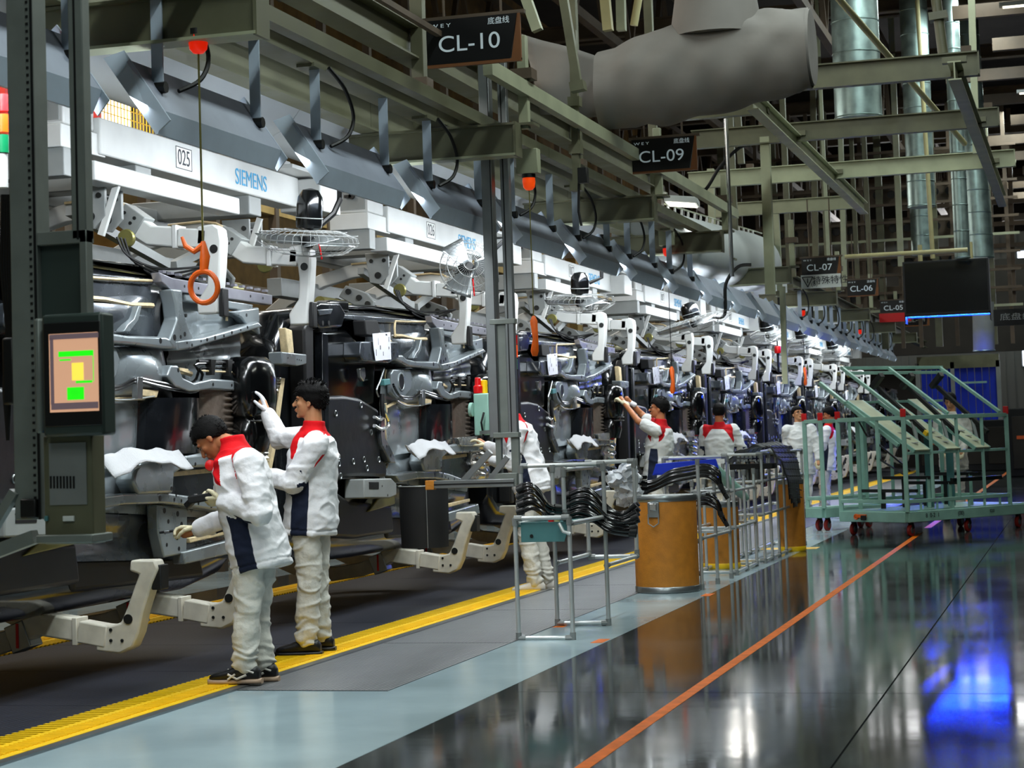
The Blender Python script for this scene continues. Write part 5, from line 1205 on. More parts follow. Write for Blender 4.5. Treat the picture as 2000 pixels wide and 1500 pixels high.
# worker 7, only the head shows over the trolley
Y7 = 28.6; k = q_(Y7)
person('person behind the green trolley at the right, only the head clearly visible', dict(
    pelvis=k(1862, 897), neck=k(1858, 812), head=k(1856, 785), lat=(-.98, .1, 0), fwd=(0, -1, 0), face=(-.15, -1, -.25), sw=.185,
    elR=k(1832, 850), wrR=k(1845, 880, -.3), elL=k(1890, 850), wrL=k(1880, 880, -.3),
    knR=k(1852, 950), knL=k(1874, 950), anR=k(1850, 1005), anL=k(1876, 1005), toe=(0, -1, 0)), vox=.012, seed=28, yoke=False, jm='trousers', skin='skin_light')
Y8 = 32.0; k = q_(Y8)
person('worker with a red cuffed white sleeve, mostly behind the left end of the green trolley', dict(
    pelvis=k(1612, 900), neck=k(1618, 834), head=k(1620, 810), lat=(0, 1, 0), fwd=(-1, 0, 0), face=(-1, 0, -.2), sw=.18,
    elR=k(1600, 870, .2), wrR=k(1588, 880, .1), elL=k(1606, 872, -.2), wrL=k(1590, 885, -.1),
    knR=k(1612, 950, .1), knL=k(1608, 950, -.1), anR=k(1614, 995, .1), anL=k(1610, 996, -.1), toe=(-1, 0, 0)), vox=.012, seed=31)
# things held and worn
k = q_(Y1)
t = thing('scanner', 'black handheld scanner held in the bending worker\'s gloved hand', 'tool', k(395, 975, -.16))
c = k(398, 972, -.15); MB().obox(c, V((.09, 0, .012)), V((0, .03, 0)), V((-.003, 0, .022))).build('casing', 'black_matt', t, bevel=.008)
MB().obox(c + V((-.075, 0, -.018)), V((.035, 0, .03)), V((0, .022, 0)), V((-.012, 0, .014))).build('scan_head', 'black', t, bevel=.005)
t = thing('marker_pen', 'small silver tipped pen in the bending worker\'s other glove', 'tool', k(322, 1040, .2))
MB().cyl(k(312, 1040, .19), k(338, 1037, .19), .008, 10).build('barrel', 'black_matt', t); MB().cyl(k(322, 1039, .19), k(332, 1038, .19), .0105, 10).build('grip', 'chrome', t)
t = thing('stop_button', 'round red button beside the bending worker\'s chest', 'button', k(410, 908))
MB().lathe([(.004, -.03), (.024, -.02), (.034, 0), (.03, .022), (.004, .03)], k(411, 909, -.05), 16, (.4, -1, 0)).build('button_cap', 'red', t)
MB().cyl(k(411, 909, -.04), k(411, 909, .25), .008, 8).build('stem', 'black', t)
# ------------------------------------------------------------------ tall profile posts hung beside the line
def RB(mb, x0, y0, x1, y1, Y, d0, d1):          # upright box between two pixel corners on the plane Y, leaning not at all
    a = PY(x0, y0, Y + d0); b_ = PY(x1, y1, Y + d0); return mb.box((min(a.x, b_.x), Y + d0, min(a.z, b_.z)), (max(a.x, b_.x), Y + d1, max(a.z, b_.z)))
Y = 6.5
t = thing('profile_stand', 'dark grey aluminium stand with a lit screen, large at the left edge', 'stand', (-3.7, Y, .95))
xa = PY(20, 500, Y).x; xb = PY(72, 500, Y).x; xc = PY(139, 400, Y).x; xd = PY(167, 400, Y).x
up = MB().box((xa, Y, 1.12), (xb, Y + .1, 4.2)).build('upright', 'alu_dark', t, bevel=.004)
g = MB(); g.box((xb - .012, Y - .003, 1.12), (xb - .002, Y, 4.2)); 
for i in range(110): g.box((xb - .03, Y - .003, 1.14 + i * .028), (xb - .02, Y, 1.15 + i * .028))
g.build('slot', 'black', up, smooth=0)['kind'] = 'stuff'
u2 = MB().box((xc, Y, 2.16), (xd, Y + .06, 4.2)).build('upright', 'alu_dark', t, bevel=.004)
MB().box((xc + .022, Y - .002, 2.16), (xc + .03, Y, 4.2)).build('slot', 'black', u2, smooth=0)
z1 = PY(100, 465, Y).z; MB().box((xb, Y, z1 - .025), (xd, Y + .06, z1 + .025)).build('cross_bar', 'alu_dark', t, bevel=.003)
MB().box((xb, Y + .03, PY(100, 620, Y).z), (xd - .01, Y + .05, z1 - .02)).build('back_panel', 'monitor_dark', t, smooth=0)
MB().box((xc + .03, Y + .0, PY(100, 800, Y).z), (xd, Y + .05, z1)).build('upright', 'alu_dark', t, bevel=.003)
mo = RB(MB(), 80, 615, 203, 850, Y, -.14, -.04).build('screen_housing', 'monitor_dark', t, bevel=.012)
RB(MB(), 64, 622, 82, 846, Y, -.12, -.05).build('side_case', 'alu_dark', mo, bevel=.01)
RB(MB(), 84, 632, 199, 830, Y, -.146, -.14).build('bezel', 'black', mo, bevel=.004)
sc = RB(MB(), 95, 653, 193, 802, Y, -.149, -.146).build('display', 'screen_beige', mo, smooth=0)
for (x0, y0, x1, y1, m) in ((96, 654, 192, 659, 'screen_grey'), (97, 660, 106, 790, 'screen_grey'), (100, 788, 192, 797, 'screen_grey'), (114, 687, 182, 694, 'screen_green'), (181, 694, 183, 745, 'screen_green'), (140, 709, 163, 742, 'screen_yellow'), (131, 757, 164, 780, 'screen_green'), (148, 744, 180, 747, 'screen_green'), (116, 702, 138, 704, 'screen_green')):
    RB(MB(), x0, y0, x1, y1, Y, -.1505, -.149).build('display_area', m, sc, smooth=0)
RB(MB(), 84, 852, 183, 1062, Y, -.06, .04).build('control_box', 'beam_green', t, bevel=.006)
RB(MB(), 95, 866, 170, 985, Y, -.064, -.06).build('box_label', 'label_white', t, smooth=0).data.materials[0] = M['joint_grey']
l_ = MB()
for i in range(8): RB(l_, 97 + i * 6.4, 930, 101 + i * 6.4, 954, Y, -.066, -.064)
l_.build('lettering', 'black', t, smooth=0)
for x, m in ((86, 'teal'), (122, 'label_white')): RB(MB(), x, 1008, x + (22 if x > 90 else 7), 1018, Y, -.07, -.06).build('button', m, t, bevel=.002)
RB(MB(), 70, 1046, 180, 1060, Y, -.10, .06).build('shelf', 'alu_dark', t, bevel=.004)
MB().bar(PY(-30, 1060, Y), PY(30, 960, Y), .035).build('brace', 'alu_dark', t, smooth=0); MB().bar(PY(-40, 1090, Y), PY(70, 1048, Y), .05).build('brace', 'alu_dark', t, smooth=0)
RB(MB(), 38, 975, 70, 1012, Y, -.02, .06).build('corner_bracket', 'black', t, bevel=.006)
cb = MB()
for i in range(5): cb.tube([PY(6 + i * 4, 380, Y + .2), PY(2 + i * 5, 520, Y + .2), PY(14 + i * 3, 640, Y + .2), PY(8 + i * 3, 760, Y + .2), PY(16, 860, Y + .2)], .008, 6)
cb.build('cables', 'black_rubber', t)
RB(MB(), 2, 660, 28, 790, Y, .12, .22).build('black_relay', 'black', t, bevel=.01)
t = thing('signal_tower', 'red, orange and green stack light at the far left edge', 'signal light', PY(8, 370, 8))
for y0, y1, m in ((185, 218, 'red'), (224, 259, 'amber_glow'), (264, 299, 'green_lamp')):
    a = PY(4, y0, 8); b_ = PY(4, y1, 8); MB().cyl(a, (a.x, a.y, b_.z), .032, 16).build('lens', m, t)
a = PY(4, 300, 8); MB().cyl(a, a - V((0, 0, .16)), .026, 14).build('stem', 'label_white', t)
Y = 14.4
t = thing('profile_stand', 'tall grey aluminium post hanging from the cross beam, left of the centre', 'stand', (-4.3, Y, .98))
xa, xb, xc, xd = [PY(p, 600, Y).x for p in (948, 968, 985, 1002)]
zb = PY(950, 855, Y).z
u = MB().box((xa, Y, zb), (xb, Y + .1, 4.6)).build('upright', 'alu', t, bevel=.004)
MB().box((xb - .012, Y - .002, zb), (xb - .004, Y, 4.6)).build('slot', 'black', u, smooth=0)
u = MB().box((xc, Y, zb), (xd, Y + .06, 4.6)).build('upright', 'alu', t, bevel=.004)
MB().box((xc + .02, Y - .002, zb), (xc + .03, Y, 4.6)).build('slot', 'black', u, smooth=0)
MB().box((xb, Y + .02, zb + .02), (xc, Y + .05, PY(980, 630, Y).z)).build('panel', 'alu_dark', t, smooth=0)
for zz in (PY(980, 628, Y).z, PY(980, 850, Y).z): MB().box((xa + .03, Y - .005, zz - .02), (xd + .01, Y + .07, zz + .02)).build('cross_bar', 'alu_dark', t, bevel=.003)
MB().box((xb - .045, Y + .02, 1.0), (xb, Y + .07, zb)).build('upright', 'alu_dark', t, bevel=.003); MB().box((xc + .01, Y + .02, 1.0), (xd, Y + .07, zb)).build('upright', 'alu_dark', t, bevel=.003)
a = PY(838, 947, Y); b_ = PY(1006, 947, Y); MB().box((a.x + .05, Y - .03, a.z - .03), (b_.x, Y + .02, a.z + .03)).build('base_bar', 'alu', t, bevel=.003)
MB().box((a.x + .05, Y - .032, a.z - .006), (b_.x, Y - .03, a.z + .006)).build('slot', 'black', t, smooth=0)
MB().box((a.x - .02, Y - .036, a.z - .038), (a.x + .05, Y + .026, a.z + .034)).build('orange_sleeve', 'cardboard', t, bevel=.003)
MB().bar(PY(905, 940, Y), PY(958, 882, Y), .045).build('brace', 'alu', t, smooth=0); MB().bar(PY(955, 940, Y), PY(992, 892, Y), .04).build('brace', 'alu', t, smooth=0)
MB().box((b_.x - .2, Y - .02, 1.0), (b_.x + .02, Y + .06, 1.1)).build('corner_bracket', 'alu_dark', t, bevel=.004)
t = thing('black_bin', 'tall black half-round bin hung from the stand\'s orange tipped bar', 'bin', PY(822, 1075, 14.6))
c = PY(822, 1070, 14.72); zt = PY(822, 950, 14.6).z; w = (PY(869, 1000, 14.6).x - PY(776, 1000, 14.6).x) / 2
def binring(r, z): return [V((c.x + r * math.cos(a), 14.85 - .24 * (r / w) * math.sin(a) * 1.0, z)) for a in [PI * k / 16 for k in range(17)]]
b = MB(); n = 17; R_ = [binring(w * .96, c.z), binring(w, (c.z + zt) / 2), binring(w, zt), binring(w * .93, zt), binring(w * .9, c.z + .03)]
b.add([v for r in R_ for v in r], [(i * n + k, i * n + (k + 1) % n, (i + 1) * n + (k + 1) % n, (i + 1) * n + k) for i in range(4) for k in range(n)] + [list(range(n)), [4 * n + k for k in range(n)]])
b.build('bin_body', 'black_matt', t, smooth=50); MB().tube(binring(w * 1.005, zt), .006, 6).build('rim', 'joint_grey', t)
MB().tube([(c.x + w * .45, 14.85 - .24 * .9, c.z), (c.x + w * .45, 14.85 - .24 * .9, zt)], .003, 5).build('seam', 'joint_grey', t)
t = thing('signal_tower', 'red and green stack light just right of the tall post', 'signal light', PY(1003, 745, 15.2))
for y0, y1, m in ((655, 672, 'red'), (674, 698, 'amber_glow'), (701, 721, 'green_lamp')):
    a = PY(1003, y0, 15.2); MB().cyl(a, (a.x, a.y, PY(1003, y1, 15.2).z), .032, 14).build('lens', m, t)
a = PY(1003, 721, 15.2); MB().cyl(a, a - V((0, 0, .12)), .028, 12).build('stem', 'grey_paint', t)
MB().bar(a - V((0, 0, .1)), V((PY(995, 740, 14.5).x, 14.46, a.z - .1)), .03).build('arm', 'alu_dark', t, smooth=0)
t = thing('control_cabinet', 'pale teal control box with a red topped can beside the post', 'cabinet', PY(938, 850, 16))
RB(MB(), 924, 769, 956, 850, 16, 0, .15).build('cabinet_body', 'cart_green', t, bevel=.01); MB().cyl(PY(924, 800, 15.98), PY(918, 800, 15.98), .06, 14).build('side_boss', 'cart_green', t)
MB().tube([PY(944, 850, 15.95), PY(940, 825, 15.9), PY(945, 806, 15.95)], .01, 6).build('cable', 'black_rubber', t)
MB().bar(PY(940, 845, 16), V((PY(975, 845, 14.5).x, 14.5, PY(940, 845, 16).z)), .03).build('arm', 'alu_dark', t, smooth=0)
t = thing('grease_can', 'small bright red can standing on the teal control box', 'can', PY(934, 769, 16.05))
MB().lathe([(.038, 0), (.04, .02), (.04, .06), (.028, .07), (.026, .13), (.02, .135)], PY(934, 768, 16.05), 16).build('can_body', 'red', t)
MB().lathe([(.03, 0), (.03, .11), (.01, .115)], PY(946, 768, 16.08), 14).build('spray_bottle', 'yellow', t)

# ------------------------------------------------------------------ tube racks with hoses, drums
def tubes(t, segs, r=.014, m='pipe_grey', jm='joint_grey', name='tube'):
    for p, q_ in segs:
        p, q_ = V(p), V(q_); o = MB().cyl(p, q_, r, 10).build(name, m, t)
    for p, q_ in segs:
        for e, f in ((V(p), V(q_)), (V(q_), V(p))):
            d = (f - e).normalized(); MB().cyl(e - d * .004, e + d * .05, r * 1.35, 8).build('joint', jm, t)
xl, xr = -3.74, -3.36
t = thing('tube_rack', 'grey tube rack with a small teal tray, in front of the orange drum', 'rack', (-3.55, 12.75, 0))
za, zb_, zt = .82, .45, 1.16
y0, y1, y2 = 12.76, 13.7, 14.7
tubes(t, [((xl, y0, 0), (xl, y0, za)), ((xr, y0, 0), (xr, y0, za)), ((xl, y0, za), (xr, y0, za)), ((xl, y0, .012), (xr, y0, .012)),
          ((-3.72, y1, 0), (-3.72, y1, zt)), ((-3.34, y1, 0), (-3.34, y1, zt)), ((-3.72, y1, .02), (-3.34, y1, .02)), ((-3.96, y1 + .02, zt), (-3.34, y1 + .02, zt)),
          ((-3.96, y1, .78), (-3.96, y1, zt)), ((xl, y0, .78), (-3.72, y1, .78)), ((xr, y0, .78), (-3.34, y1, .78)), ((-3.56, y1 - .3, .8), (-3.56, y1 - .3, 1.13)), ((-3.56, y1 - .3, 1.13), (-3.56, y1 + .6, 1.13)),
          ((-3.72, y1, .45), (-3.72, y2, .45)), ((-3.34, y1, .43), (-3.34, y2, .43)), ((-3.72, y2, .43), (-3.34, y2, .43)), ((-3.72, y2, .43), (-3.72, y2, .98)), ((-3.34, y2, .43), (-3.34, y2, zt)), ((-3.72, y2, zt), (-3.34, y2, zt))], .0155)
a = PY(1015, 1021, y0); b_ = PY(1109, 1058, y0)
MB().prism([(a.x, a.z), (b_.x + .02, a.z), (b_.x - .03, b_.z), (a.x + .0, b_.z)], lambda u, v, d: V((u, y0 + .02 + d, v)), 0, .012).build('front_tray', 'teal', t, bevel=.003)
MB().box((xl, y0 + .03, .76), (xr, y1, .772)).build('tray_floor', 'teal', t, smooth=0)
MB().tube([PY(1092, 1022, y0 - .02), PY(1100, 1038, y0 - .03), PY(1114, 1043, y0 - .02)], .012, 8).build('bent_tube', 'pipe_grey', t)
MB().cyl(PY(1038, 1047, y0 + .012), PY(1038, 1047, y0 + .02), .012, 12).build('hole', 'black', t)
for i, (px, m, nm, hh, rr_2) in enumerate([(1076, 'red', 'small red capped jar on the teal tray', .035, .02), (1088, 'cream_pipe', 'small cream jar on the teal tray', .045, .02), (1107, 'black_gloss', 'small black glass jar on the teal tray', .06, .026)]):
    c = PY(px, 1012, y0 + .12); tt = thing('small_jar', nm, 'jar', (c.x, c.y, .775)); MB().lathe([(rr_2, 0), (rr_2, hh), (rr_2 * .8, hh * 1.1)], (c.x, c.y, .775), 14).build('jar_body', m, tt)
    MB().lathe([(rr_2 * .85, 0), (rr_2 * .85, .012)], (c.x, c.y, .775 + hh * 1.08), 14).build('cap', 'steel', tt)
def hose(pts, r, lab, grp, endm='black_rubber'):
    t = thing('rubber_hose', lab, 'hose', pts[0], group=grp)
    P2 = []
    for i in range(len(pts) - 1):
        a = pts[max(i - 1, 0)]; b_ = pts[i]; c = pts[i + 1]; d = pts[min(i + 2, len(pts) - 1)]
        for s in range(4):
            u = s / 4; P2.append(.5 * ((2 * b_) + (c - a) * u + (2 * a - 5 * b_ + 4 * c - d) * u * u + (3 * b_ - a - 3 * c + d) * u ** 3))
    P2.append(pts[-1]); MB().tube(P2, r, 10).build('hose_tube', 'black_gloss', t)
    for e, f in ((P2[0], P2[1]), (P2[-1], P2[-2])):
        d = (f - e).normalized(); MB().tube([e - d * .012, e + d * .04], [r * 1.5, r * 1.45], 10).build('end_fitting', endm, t)
rr2 = random.Random(4)
for i in range(12):   # left bunch
    f = i / 11; y = 13.0 + .5 * rr2.random(); dz = f * 52
    pts = [PY(1012 + 3 * rr2.random(), 952 + dz, y), PY(1032 + 6 * f, 945 + dz * .95 + rr2.uniform(-3, 3), y), PY(1050 + 6 * f, 955 + dz * .9, y), PY(1072, 985 + dz * .55, y), PY(1092 + 4 * f, 990 + dz * .42, y + .05)]
    hose(pts, .0125, 'bent black rubber hose in the left bunch on the tube rack, %s from the top' % ords[i], 'hoses in the left bunch on the tube rack')
for i in range(15):   # right bunch
    f = i / 14; y = 13.6 + .5 * rr2.random(); dz = f * 62
    pts = [PY(1104, 968 + dz * .8, y), PY(1135 + rr2.uniform(-5, 5), 955 + dz * .85, y), PY(1160, 962 + dz * .9, y), PY(1182 + 8 * rr2.random(), 992 + dz * .72, y), PY(1215, 1002 + dz * .66, y), PY(1238 + 8 * rr2.random(), 985 + dz * 1.05 + rr2.uniform(-6, 6), y)]
    hose(pts, .0135, 'bent black rubber hose in the right bunch on the tube rack, %s from the top' % ords[i], 'hoses in the right bunch on the tube rack')
def drum(c, r, h, lab, latch, y0m='cardboard', base='steel'):
    t = thing('fibre_drum', lab, 'drum', (c.x, c.y, 0)); x, y = c.x, c.y
    MB().lathe([(r * .985, .03), (r, .05), (r, h - .06), (r * .985, h - .03)], (x, y, 0), 48).build('drum_wall', y0m, t, smooth=50)
    MB().lathe([(r * .99, 0), (r * 1.02, .006), (r * 1.02, .05), (r * 1.0, .056)], (x, y, 0), 48).build('bottom_hoop', base, t, smooth=50)
    MB().lathe([(r * 1.005, h - .05), (r * 1.03, h - .04), (r * 1.03, h - .015), (r * 1.01, h), (r * .96, h - .004), (r * .95, h - .02)], (x, y, 0), 48).build('top_hoop', 'steel', t, smooth=50)
    if latch:
        fx = x - .04; fy = y - r * 1.0
        la = MB().box((fx - .05, fy - .016, h - .18), (fx + .05, fy + .01, h - .05)).build('latch_plate', 'steel', t, bevel=.006)
        MB().box((fx - .03, fy - .03, h - .12), (fx + .03, fy - .01, h - .06)).build('latch_lever', 'chrome', la, bevel=.005)
        MB().tube([(fx - .045, fy - .02, h - .15), (fx - .045, fy - .025, h - .23), (fx, fy - .03, h - .26), (fx + .045, fy - .025, h - .23), (fx + .045, fy - .02, h - .15)], .006, 8).build('latch_loop', 'joint_grey', la)
    return t
c = G(1292, 1160); c.y += .27; drum(c, .275, .83, 'large orange-brown fibre drum with a steel latch', True)
c = G(1404, 1112); c.y += .18; drum(c, .185, .66, 'second orange fibre drum behind the hoses, yellow at its foot', False, base='yellow')
c = G(1544, 1078); c.y += .16; drum(c, .15, .80, 'third, slimmest orange drum behind the far tube racks', False, base='yellow')
# second rack with hoses and a wrapped bundle
t = thing('tube_rack', 'second grey tube rack holding hoses, right behind the large drum', 'rack', (-3.4, 17, 0))
X3 = [-3.24, -3.22, -3.18]; Y3 = [16.76, 17.36, 17.76]; zt = 1.13
tubes(t, [((-3.24, 16.76, 0), (-3.24, 16.76, zt)), ((-3.22, 17.4, 0), (-3.22, 17.4, .95)), ((-3.20, 18.0, 0), (-3.20, 18.0, zt)), ((-3.80, 16.8, 0), (-3.80, 16.8, zt + .02)), ((-3.80, 18.0, 0), (-3.80, 18.0, zt)),
          ((-3.8, 18.0, zt), (-3.2, 18.0, zt)), ((-3.8, 16.78, .42), (-3.24, 16.78, .42)), ((-3.24, 16.78, .44), (-3.2, 18.0, .44)), ((-3.8, 18.0, .44), (-3.2, 18.0, .44)), ((-3.5, 16.78, .14), (-3.24, 16.78, .14)), ((-3.8, 16.78, .82), (-3.24, 16.78, .82)), ((-3.24, 16.78, .82), (-3.2, 18.0, .82))], .0155)
for i in range(14):
    up_ = i < 7; f = (i % 7) / 6; y = 16.95 + .8 * rr2.random(); b0 = 908 if up_ else 962; dz = f * 22
    pts = [PY(1256, b0 + 34 + dz, y), PY(1280, b0 + 30 + dz * .8, y), PY(1310, b0 + 12 + dz, y), PY(1345, b0 + 6 + dz + rr2.uniform(-3, 3), y), PY(1378, b0 + dz, y), PY(1398 + 6 * rr2.random(), b0 + 12 + dz, y), PY(1406 + 14 * f, b0 + 42 + dz, y)]
    hose(pts, .013, 'long wavy black hose on the second tube rack, %s of the %s layer' % (ords[i % 7], 'upper' if up_ else 'lower'), 'hoses on the second tube rack', 'black_matt')
t = thing('blue_tray', 'bright blue plastic tray above the hoses on the second rack', 'tray', PY(1330, 925, 17.9))
a = PY(1276, 928, 17.85); b_ = PY(1400, 900, 17.85)
MB().prism([(a.x, a.z), (a.x + .04, b_.z - .01), (b_.x, b_.z + .02), (b_.x + .03, a.z + .02)], lambda u, v, d: V((u, 17.8 + d, v)), 0, .02).build('tray_side', 'blue', t, bevel=.004)
MB().box((a.x + .02, 17.8, a.z), (b_.x, 18.05, a.z + .01)).build('tray_floor', 'blue', t, smooth=0)
t = thing('wrapped_bundle', 'crumpled clear plastic wrapped hose ends left of the second rack', 'bundle', PY(1220, 980, 16.7))
for i, (px, py, r) in enumerate([(1200, 935, .075), (1225, 922, .085), (1222, 950, .09), (1238, 962, .075), (1218, 972, .07), (1240, 935, .06), (1206, 948, .05)]):
    b = MB(); b.ball(PY(px, py, 16.75 + .03 * i), r, 18, 12)
    b.v = [v + V((mn.noise(v * 22), mn.noise(v * 22 + V((7, 0, 0))), mn.noise(v * 22 + V((0, 9, 0))))) * r * .55 for v in b.v]
    b.build('bag', 'plastic_bag', t, smooth=25)
for i in range(4): MB().cyl(PY(1205 + i * 10, 930 + i * 10, 16.8), PY(1262, 932 + i * 12, 17.0), .02, 10).build('wrapped_tube', 'black_gloss', t)
# third and fourth racks, black plastic arches
def rack(lab, x0, x1, ya, yb, zt, mids, nv=5):
    t = thing('tube_rack', lab, 'rack', ((x0 + x1) / 2, ya, 0)); s = []
    for i in range(nv):
        y = ya + (yb - ya) * i / (nv - 1); s += [((x1, y, 0), (x1, y, zt)), ((x0, y, 0), (x0, y, zt * .92))]
    for z in mids: s += [((x0, ya, z), (x1, ya, z)), ((x1, ya, z), (x1, yb, z)), ((x0, ya, z), (x0, yb, z)), ((x0, yb, z), (x1, yb, z))]
    tubes(t, s, .015); return t
rack('third tube rack with glass-clear tubes, left of the black arches', -3.62, -3.22, 18.4, 19.6, .98, (.03, .45, .8), 3)
rack('fourth tube rack under the black plastic arches, longest', -3.60, -3.20, 20.0, 23.0, 1.12, (.03, .5, .84, 1.12), 7)
t = thing('tube_bundle', 'stack of greenish clear tubes leaning on the third rack', 'tubes', PY(1400, 960, 19.2))
for i in range(5): MB().cyl(PY(1385 + i * 3, 900 + i * 7, 18.9 + i * .08), PY(1450 + i * 2, 962 + i * 3, 19.2 + i * .08), .035, 12).build('clear_tube', 'cart_green', t)
for i in range(4):
    px = 1462 + i * 9; c = PY(px, 946, 20.4 + i * .12); tt = thing('metal_tube', 'short bronze metal tube standing on the fourth rack, %s from the left' % ords[i], 'tube', c, group='bronze tubes on the fourth rack')
    MB().lathe([(.026, 0), (.028, .01), (.028, .24), (.022, .25)], c, 14).build('tube_wall', 'foil_brown' if i % 2 else 'steel', tt); MB().ring(c + V((0, 0, .24)), (0, 0, 1), .028, .005, 14, 5).build('rim', 'steel', tt)
for i in range(6):
    y = 20.2 + i * .4; t = thing('wheel_arch_liner', 'black plastic wheel arch liner hung over the fourth rack, %s from the front' % ords[i], 'liner', (-3.3, y, .8), group='black wheel arch liners')
    Pp = [(1418 + i * 9, 905 - i * 2), (1440 + i * 9, 882 - i * 2), (1475 + i * 8, 868 - i), (1508 + i * 7, 872), (1530 + i * 5, 900), (1543 + i * 4, 940), (1546 + i * 4, 975 + (i % 3) * 8)]
    pt = [PY(a, b_, y) for a, b_ in Pp]
    b = MB(); b.sheet(24, 3, lambda u, v: along(pt, u) + V((0, (v - .5) * .30, -.03 * (v - .5) ** 2 + .012 * math.sin(u * 40)))); b.build('liner_shell', 'black_rubber', t, thick=.006)
    rb = MB()
    for k in range(10): c = along(pt, .45 + k * .055); rb.bar(c + V((.0, -.12, 0)), c + V((.05, -.12, -.015)), .01)
    rb.build('fins', 'black', t, smooth=0)
t = thing('slotted_crate', 'black slotted plastic crate on the fourth rack', 'crate', PY(1470, 918, 20.1))
a = PY(1425, 918, 20.1); b_ = PY(1508, 905, 20.1)
MB().box((a.x, 20.1, a.z), (b_.x, 20.4, b_.z)).build('crate_body', 'black_matt', t, bevel=.006)
for i in range(6):
    for j in range(2): cc = PY(1442 + i * 8, 892 + j * 7, 20.08); MB().cbox(cc, (.025, .01, .022)).build('slot_frame', 'joint_grey', t, smooth=0)

# ------------------------------------------------------------------ green trolleys
bv = V((.6, .8, 0)); av = V((-.8, .6, 0)); Z = V((0, 0, 1))
def trolley(C0, La, Lb, lab, full=True):
    t = thing('part_trolley', lab, 'trolley', (C0.x, C0.y, 0))
    def Q(a, b_, z): return V((C0.x, C0.y, 0)) + av * a + bv * b_ + Z * z
    for p, q_ in ((Q(0, -.02, .24), Q(La, -.02, .24)), (Q(0, Lb, .24), Q(La, Lb, .24)), (Q(0, 0, .24), Q(0, Lb, .24)), (Q(La, 0, .24), Q(La, Lb, .24))):
        MB().bar(p, q_, .06, .13).build('base_beam', 'cart_green', t, bevel=.006)
    MB().bar(Q(La / 2, .0, .31), Q(La / 2, Lb, .31), La * .96, .012).build('deck', 'cart_green', t, smooth=0)
    cl = Lb * .83 if full else Lb
    posts = [(0, 0), (La, 0), (0, cl), (La, cl)]
    for a, b_ in posts:
        MB().bar(Q(a, b_, .3), Q(a, b_, 1.5), .055).build('corner_post', 'cart_green', t, bevel=.004); MB().bar(Q(a, b_, 1.47), Q(a, b_, 1.57), .066).build('red_cap', 'red', t, bevel=.006)
    for z, w in ((1.46, .05), (.43, .045)):
        for p, q_ in ((Q(0, 0, z), Q(La, 0, z)), (Q(0, 0, z), Q(0, cl, z)), (Q(La, 0, z), Q(La, cl, z)), (Q(0, cl, z), Q(La, cl, z))): MB().bar(p, q_, w).build('cage_rail', 'cart_green', t, bevel=.003)
    ml = [(0, cl * k / 4) for k in (1, 2, 3)] + [(La, cl * k / 4) for k in (1, 2, 3)] if full else [(0, cl / 2)]
    for a, b_ in ml + ([(La * .4, 0)] if full else []): MB().bar(Q(a, b_, .43), Q(a, b_, 1.45), .042).build('cage_post', 'cart_green', t, bevel=.003)
    for k in range(6):
        if full: MB().bar(Q(0, .25 + k * .3, .3), Q(0, .25 + k * .3, .42), .03).build('stub', 'cart_green', t, smooth=0)
    for i, (a, b_) in enumerate([(.05, .1), (La - .1, .1), (.05, Lb - .2), (La - .1, Lb - .2)] + ([(.06, Lb * .5)] if full else [])):
        c = Q(a, b_, .075); w = MB().lathe([(.02, -.022), (.07, -.022), (.078, -.014), (.078, .014), (.07, .022), (.02, .022)], c, 20, (bv * .3 + av * -1).normalized()).build('wheel', 'red' if i != 4 else 'black', t)
        w.data.materials[0] = M['castor_red']
        MB().lathe([(.005, -.026), (.04, -.026), (.04, .026), (.005, .026)], c, 16, (bv * .3 + av * -1).normalized()).build('hub', 'steel', w)
        MB().bar(c + Z * .02 + bv * .03, Q(a, b_, .19), .05, .05).build('castor_fork', 'black', t, bevel=.004)
    return t, Q, cl
mat('castor_red', '#8e2018', .4, 0, .1)
C0 = V((-2.12, 24.35, 0))
t, Q, cl = trolley(C0, 1.1, 2.35, 'large pale green wheeled trolley with a cage and slanted frames')
tf_ = lambda s, lo=1.50, hi=2.14, a0=0, a1=.95: None
def incl(b0, b1, a0, z0, a1, z1, w, m, name, off=0):
    MB().bar(Q(a0, b0, z0), Q(a1, b1, z1), w, w).build(name, m, t, bevel=.003)
for b_ in (0, .85, 1.85): incl(b_, b_, .02, 1.5, .98, 2.12, .04, 'cart_green', 'slant_rail')
for a, z in ((.98, 2.12), (.90, 2.05)): MB().bar(Q(a, -.02, z), Q(a, 1.9, z), .04).build('top_rail', 'cart_green', t, bevel=.003)
incl(.12, .12, .2, 1.12, 1.5, 1.95, .045, 'cart_green', 'slant_rail')
MB().bar(Q(.0, -.0, 1.02), Q(.0, 1.95, 1.02), .035).build('cross_rail', 'cart_green', t, bevel=.003); MB().bar(Q(1.05, .05, 1.68), Q(1.05, 1.95, 1.68), .03).build('cross_rail', 'cart_green', t, bevel=.003)
MB().bar(Q(1.05, .3, .31), Q(1.05, .3, 1.68), .05).build('inner_post', 'cart_green', t, smooth=0); MB().bar(Q(.5, 1.0, .31), Q(.5, 1.0, 1.35), .09).build('inner_post', 'teal', t, smooth=0); MB().bar(Q(.45, 1.35, .31), Q(.45, 1.35, 1.32), .09).build('inner_post', 'teal', t, smooth=0)
